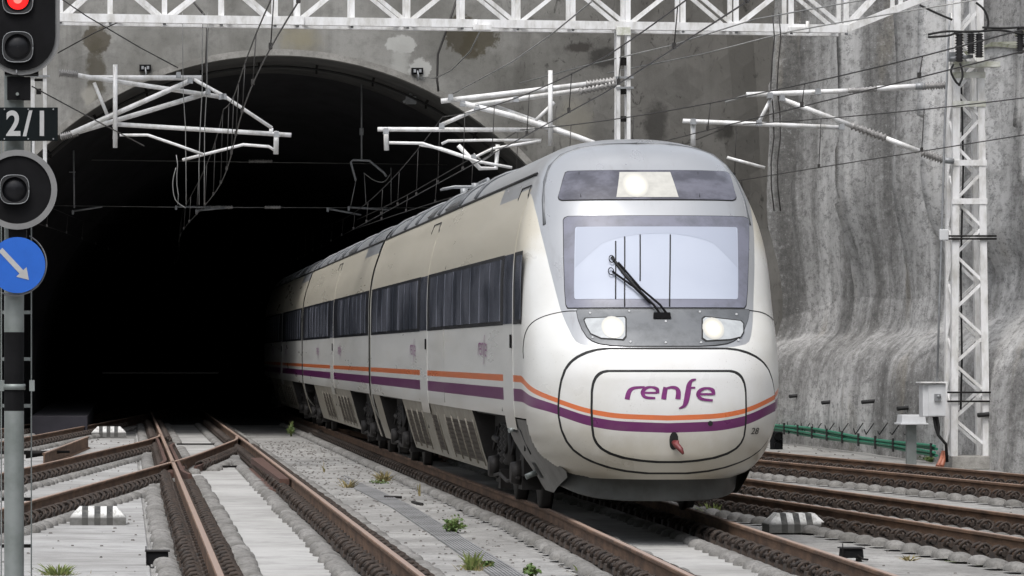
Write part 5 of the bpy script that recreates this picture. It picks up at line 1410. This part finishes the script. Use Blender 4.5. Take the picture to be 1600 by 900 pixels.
lens(24, 298, 20, 'lens', -.2)
m = MB(); m.box(S(14, 372, -.1), S(42, 358, 0)); m.build('mount_block', M['dark_steel'], sp)
ringm(28, 415, .3, 43.5, -.16, .012).build('blue_disc', M['blue'], sp)
ar = []
p0, p1 = Vector((2, 391)), Vector((46, 438)); dd = (p1-p0).normalized(); nn = Vector((-dd.y, dd.x)); L = (p1-p0).length
for a, b in ((0, -4), (L-17, -4), (L-17, -11), (L, 0), (L-17, 11), (L-17, 4), (0, 4)):
    q = p0+dd*a+nn*b; ar.append(S(q.x, q.y, -.1625))
m = MB(); m.add(ar, [(0, 1, 5, 6), (2, 3, 4)]); m.build('white_arrow', M['arrow'], sp)
m = MB(); m.tube([S(24+49*cos(a), 413-49*sin(a), -.09) for a in [-2.0+3.1*i/30 for i in range(31)]], .006, 6); m.build('disc_hoop', M['rim'], sp)
m = MB(); m.tube([S(8, 461, -.1), S(30, 462, -.12), S(48, 456, -.11), S(60, 446, -.09)], .009, 6); m.build('disc_bracket', M['rim'], sp)
ld = thing('post_ladder', (S(24, 0).x, SD+.25, 0), 'narrow grey ladder fixed behind the signal post at the left edge', 'ladder')
d = SD+.22
for x in (2, 49):
    m = MB(); m.bar(at(x, 1013, d), at(x, 215, d), .009, .03); m.build('stile', M['polegrey'], ld)
for i, y in enumerate([268, 341, 414, 488, 561, 634, 707, 780, 853, 926]):
    m = MB(); m.bar(at(2, y, d), at(49, y, d), .02, .025); m.build('rung', M['polegrey'] if y < 700 else M['dark_steel'], ld)
m = MB(); m.box(at(64, 268, 69.9), at(76, 200, 70)); 

# ------------------------------------------------------------------ small things on the slab
def gpt(x, y, z=0.0): d = (CZ-z)*F/(y-553); return Vector(((x-194)*d/F, d, z))
def dirtyblock(nm, c, c2):
    t = NT(nm); n = t.noise(12, 5, .7); z = t.math('ADD', t.sep()[2], t.math('MULTIPLY', n, .12))
    col = t.mix(t.ramp(n, .4, .7), c, c2); col = t.mix(t.ramp(z, .17, .24, .85, 0), col, (.07, .068, .062)); return t.fin(col, .85, 0, n, .4, .01)
M['stripe_white'] = dirtyblock('weathered_white_block', (.66, .66, .64), (.33, .32, .3)); M['stripe_black'] = dirtyblock('weathered_black_block', (.04, .04, .04), (.11, .11, .1))
def striped(x0, x1, yb, yt, label, n=3):
    a = gpt(x0, yb, ST-.01); b = gpt(x1, yb, ST-.01); w = b.x-a.x; h = (yb-yt)*a.y/F*.86
    t_ = thing('striped_block', ((a.x+b.x)/2, a.y+.2, ST-.01), label, 'concrete marker', 'striped marker blocks')
    dp = .5; sx = w*.17
    N_ = 2*n+1; edges = [i/N_ for i in range(N_+1)]; edges = [0, .215, .325, .435, .545, .655, .765, 1]
    for i in range(7):
        e0, e1 = edges[i], edges[i+1]
        xb0, xb1 = a.x+w*e0, a.x+w*e1; xt0 = a.x+(sx if i == 0 else w*e0); xt1 = a.x+w-(sx if i == 6 else w*(1-e1))
        z0 = ST-.01; m = MB(); hb = h*.45
        m.add([(xb0, a.y, z0), (xb1, a.y, z0), (xb1, a.y+dp, z0), (xb0, a.y+dp, z0),
               (xb0, a.y, z0+hb), (xb1, a.y, z0+hb), (xb1, a.y+dp, z0+hb), (xb0, a.y+dp, z0+hb),
               (xt0, a.y+.14, z0+h), (xt1, a.y+.14, z0+h), (xt1, a.y+dp-.1, z0+h), (xt0, a.y+dp-.1, z0+h)],
              [(0, 3, 2, 1), (0, 1, 5, 4), (1, 2, 6, 5), (2, 3, 7, 6), (3, 0, 4, 7), (4, 5, 9, 8), (5, 6, 10, 9), (6, 7, 11, 10), (7, 4, 8, 11), (8, 9, 10, 11)])
        m.build('stripe', M['stripe_black' if i % 2 else 'stripe_white'], t_)
striped(109, 197, 822, 788, 'black and white striped wedge block on the left slab, nearest of the left two')
striped(143, 197, 683, 664, 'black and white striped wedge block farthest back near the tunnel mouth')
striped(1202, 1292, 833, 798, 'worn black and white striped wedge block between the rails right of the train')
def box_(x0, x1, yb, yt, label):
    a = gpt(x0, yb, .0); w = (x1-x0)*a.y/F; h = (yb-yt)*a.y/F*.92
    t_ = thing('track_box', (a.x+w/2, a.y+.1, 0), label, 'equipment box', 'small dark track boxes')
    m = MB(); m.box((a.x, a.y, .04), (a.x+w, a.y+.2, h), .008); bevel(m.build('case', M['black'], t_), .008)
    for q in (.02, w-.05):
        m = MB(); m.box((a.x+q, a.y+.01, 0), (a.x+q+.03, a.y+.19, .045)); m.build('foot', M['dark_steel'], t_)
    m = MB(); m.box((a.x-.01, a.y-.01, h), (a.x+w+.01, a.y+.21, h+.012)); m.build('lid', M['undergrey'], t_)
    m = MB(); m.tube([(a.x+.01, a.y-.02, .02), (a.x+.0, a.y-.02, h+.06)], .006, 5); m.build('wire_stub', M['dark_steel'], t_)
    m = MB(); m.tube([(a.x+w*.7, a.y-.01, h*.5), (a.x+w*.9, a.y-.06, h*.25), (a.x+w*1.1, a.y-.1, .03)], .012, 5); m.build('lead', M['dark_steel'], t_)
box_(228, 264, 888, 860, 'small dark box on feet left of the rusty nearest rail')
box_(1316, 1350, 878, 856, 'small dark box on the slab right of the train track')
box_(1541, 1576, 872, 845, 'small dark box at the lower right beside the mossy patch')
# ribbed drain cover strips lying between the tracks
gr = thing('cable_strips', (3.75, 45, 0), 'long ribbed grey strips lying between the left-centre track and the train', 'ribbed strip')
sxf = lambda d: lin([(28, 3.62), (36.6, 3.80), (52, 3.98), (66, 3.85), (90, 3.55)], d)
for k in range(9):
    m = MB(); ds2 = [28+1.5*i+(k*37 % 5)*.4 for i in range(22+(k*5 % 4))]; x_ = -.15+.037*k
    rows = [[(sxf(d)+x_+a, d, .004+z*.6+.003*mnoise.noise(Vector((d*.5, k, 0)))) for d in ds2] for a, z in ((-.014, 0), (-.011, .03), (.011, .03), (.014, 0))]
    m.grid(rows, False); m.build('rib_strip', M['grate'], gr)
# loose ends: dark sticks and grit
loose = MB(); rr = random.Random(5)
for i in range(2600):
    d = rr.uniform(28, 92)**1.0; x = rr.choice([rr.uniform(3.1, 5.1), rr.uniform(3.1, 5.1), rr.uniform(-6, .3), rr.uniform(7.4, 16)])
    if any(abs(fn(d)-x) < .12 for fn in (tA, tB, tL, tR, tR3, tR4, tR1, tR2)): continue
    s = rr.uniform(.003, .012)*(1+d/70); z = ST if x < .3 else 0
    loose.box((x-s, d-s, z), (x+s*rr.uniform(.6, 1.6), d+s, z+s*.9), s*.3)
loose.build('grit', M['pebble'], kind='stuff', label='loose grit and pebbles scattered over the concrete between the tracks')
for i, (x0, y0, x1, y1, lab) in enumerate(((600, 776, 628, 777, 'short dark stick by the ribbed strips'), (1490, 869, 1516, 871, 'short dark pipe offcut near the lower right box'), (1486, 776, 1512, 775, 'brown stick beside the far right rail'), (644, 784, 660, 788, 'dark curved fragment between the tracks'))):
    m = MB(); m.tube([gpt(x0, y0, .03), gpt(x1, y1, .02)], .022, 6); m.build('debris_stick', M['undergrey'], label=lab, cat='debris')
# weeds
def weed(x, y, hpx, wpx, kind, label, n=60, seed=0):
    p = gpt(x, y); sc_ = p.y/F; h = hpx*sc_; w = wpx*sc_; rr = random.Random(seed+int(x))
    t_ = thing('weed', p, label, 'weed', 'weeds between the rails'); m = MB(); m2 = MB()
    if kind == 'leafy':
        for i in range(n):
            a = rr.uniform(0, 2*pi); q = rr.random()**.6; top_ = p+Vector((w/2*q*cos(a), w/2*q*sin(a), h*(1-.55*q*q)*rr.uniform(.45, 1)))
            m2.tube([p+Vector((rr.uniform(-.02, .02), 0, 0)), lerp(p, top_, .5)+Vector((0, 0, h*.1)), top_], .003, 3)
            for k in range(3):
                c = lerp(p, top_, rr.uniform(.6, 1.05)); L = rr.uniform(.025, .06); d1 = Vector((rr.gauss(0, 1), rr.gauss(0, 1), rr.gauss(0, .6))).normalized(); d2 = d1.cross(Vector((rr.gauss(0, 1), rr.gauss(0, 1), rr.gauss(0, 1)))).normalized()
                m.add([c, c+d1*L*.5+d2*L*.35, c+d1*L, c+d1*L*.5-d2*L*.35], [(0, 1, 2, 3)])
        m.build('leaves', M['leaf'], t_, kind='stuff'); m2.build('stems', M['leafy'], t_, kind='stuff')
    else:
        for i in range(n):
            a = rr.uniform(0, 2*pi); q = rr.random(); b = p+Vector((w*.25*q*cos(a), w*.25*q*sin(a), 0)); tip = b+Vector((w*.45*rr.uniform(.2, 1)*cos(a)+rr.gauss(0, .05), w*.4*q*sin(a), h*rr.uniform(.15, 1)**1.3)); wd = rr.uniform(.005, .011)
            mid = lerp(b, tip, .55)+Vector((0, 0, h*.12)); s_ = Vector((wd, rr.uniform(-.006, .006), 0))
            m.add([b-s_, b+s_, mid+s_*.9, tip, mid-s_*.9], [(0, 1, 2, 4), (4, 2, 3)])
        m.build('blades', M['drygrass'] if kind == 'dry' else M['leafy'], t_, kind='stuff')
        if kind == 'grass': m3 = MB(); [m3.add([b_, b_+Vector((.012, 0, 0)), b_+Vector((rr.gauss(0, .08), 0, h*rr.uniform(.1, .6)))], [(0, 1, 2)]) for b_ in [p+Vector((rr.gauss(0, w*.3), rr.gauss(0, w*.4), 0)) for _ in range(n//2)]]; m3.build('dead_blades', M['drygrass'], t_, kind='stuff')
weed(709, 833, 29, 42, 'leafy', 'bushy bright green weed growing beside the ribbed strips', 90)
weed(738, 891, 34, 36, 'grass', 'tufted yellow-green grass near the bottom, left of the ribbed strips', 90)
weed(760, 888, 14, 24, 'leafy', 'small leafy weed right against the near grass tuft', 30)
weed(830, 902, 24, 30, 'leafy', 'dark leafy weed at the bottom edge right of the ribbed strips', 40)
weed(906, 900, 32, 14, 'grass', 'few upright green blades at the bottom edge beside the train rail', 9)
weed(92, 903, 24, 60, 'grass', 'yellowish grass clump at the bottom left by the signal post', 160)
weed(455, 682, 26, 14, 'leafy', 'small green weed far back near the tunnel mouth', 40)
weed(1112, 806, 22, 44, 'grass', 'grass tuft behind the right front wheel of the train', 70)
weed(600, 752, 18, 36, 'dry', 'dry orange-yellow weed beside the train track', 70)
weed(545, 762, 16, 44, 'dry', 'dry sparse weed left of the ribbed strips', 40)
weed(655, 775, 24, 8, 'dry', 'single dry upright stalk near the train rail', 6)
weed(506, 738, 26, 6, 'dry', 'single thin stalk beside the left-centre track rail', 4)
weed(1455, 722, 14, 40, 'leafy', 'green weeds around the foot of the capped post and mast', 60)
weed(1530, 730, 10, 60, 'leafy', 'low green growth right of the mast footing', 80)
weed(590, 756, 9, 30, 'leafy', 'low green sprouts among the dry weed', 20)
weed(1420, 876, 10, 40, 'dry', 'thin dry grass on the slab near the lower right', 26)
m = MB(); rr = random.Random(3); p = gpt(1562, 880)
rows = []
for j in range(7):
    q = j/6; rows.append([p+Vector((.42*q*cos(a)*(1+.3*sin(3*a)), 1.3*q*sin(a)*(1+.2*cos(2*a)), .03*(1-q*q)-.002+.012*mnoise.noise(Vector((q*4, a*3, 0))))) for a in [2*pi*k/26 for k in range(26)]])
m.grid(rows, True, True); m.build('moss_patch', M['moss'], label='flat green moss patch under the lower right dark box', cat='moss')
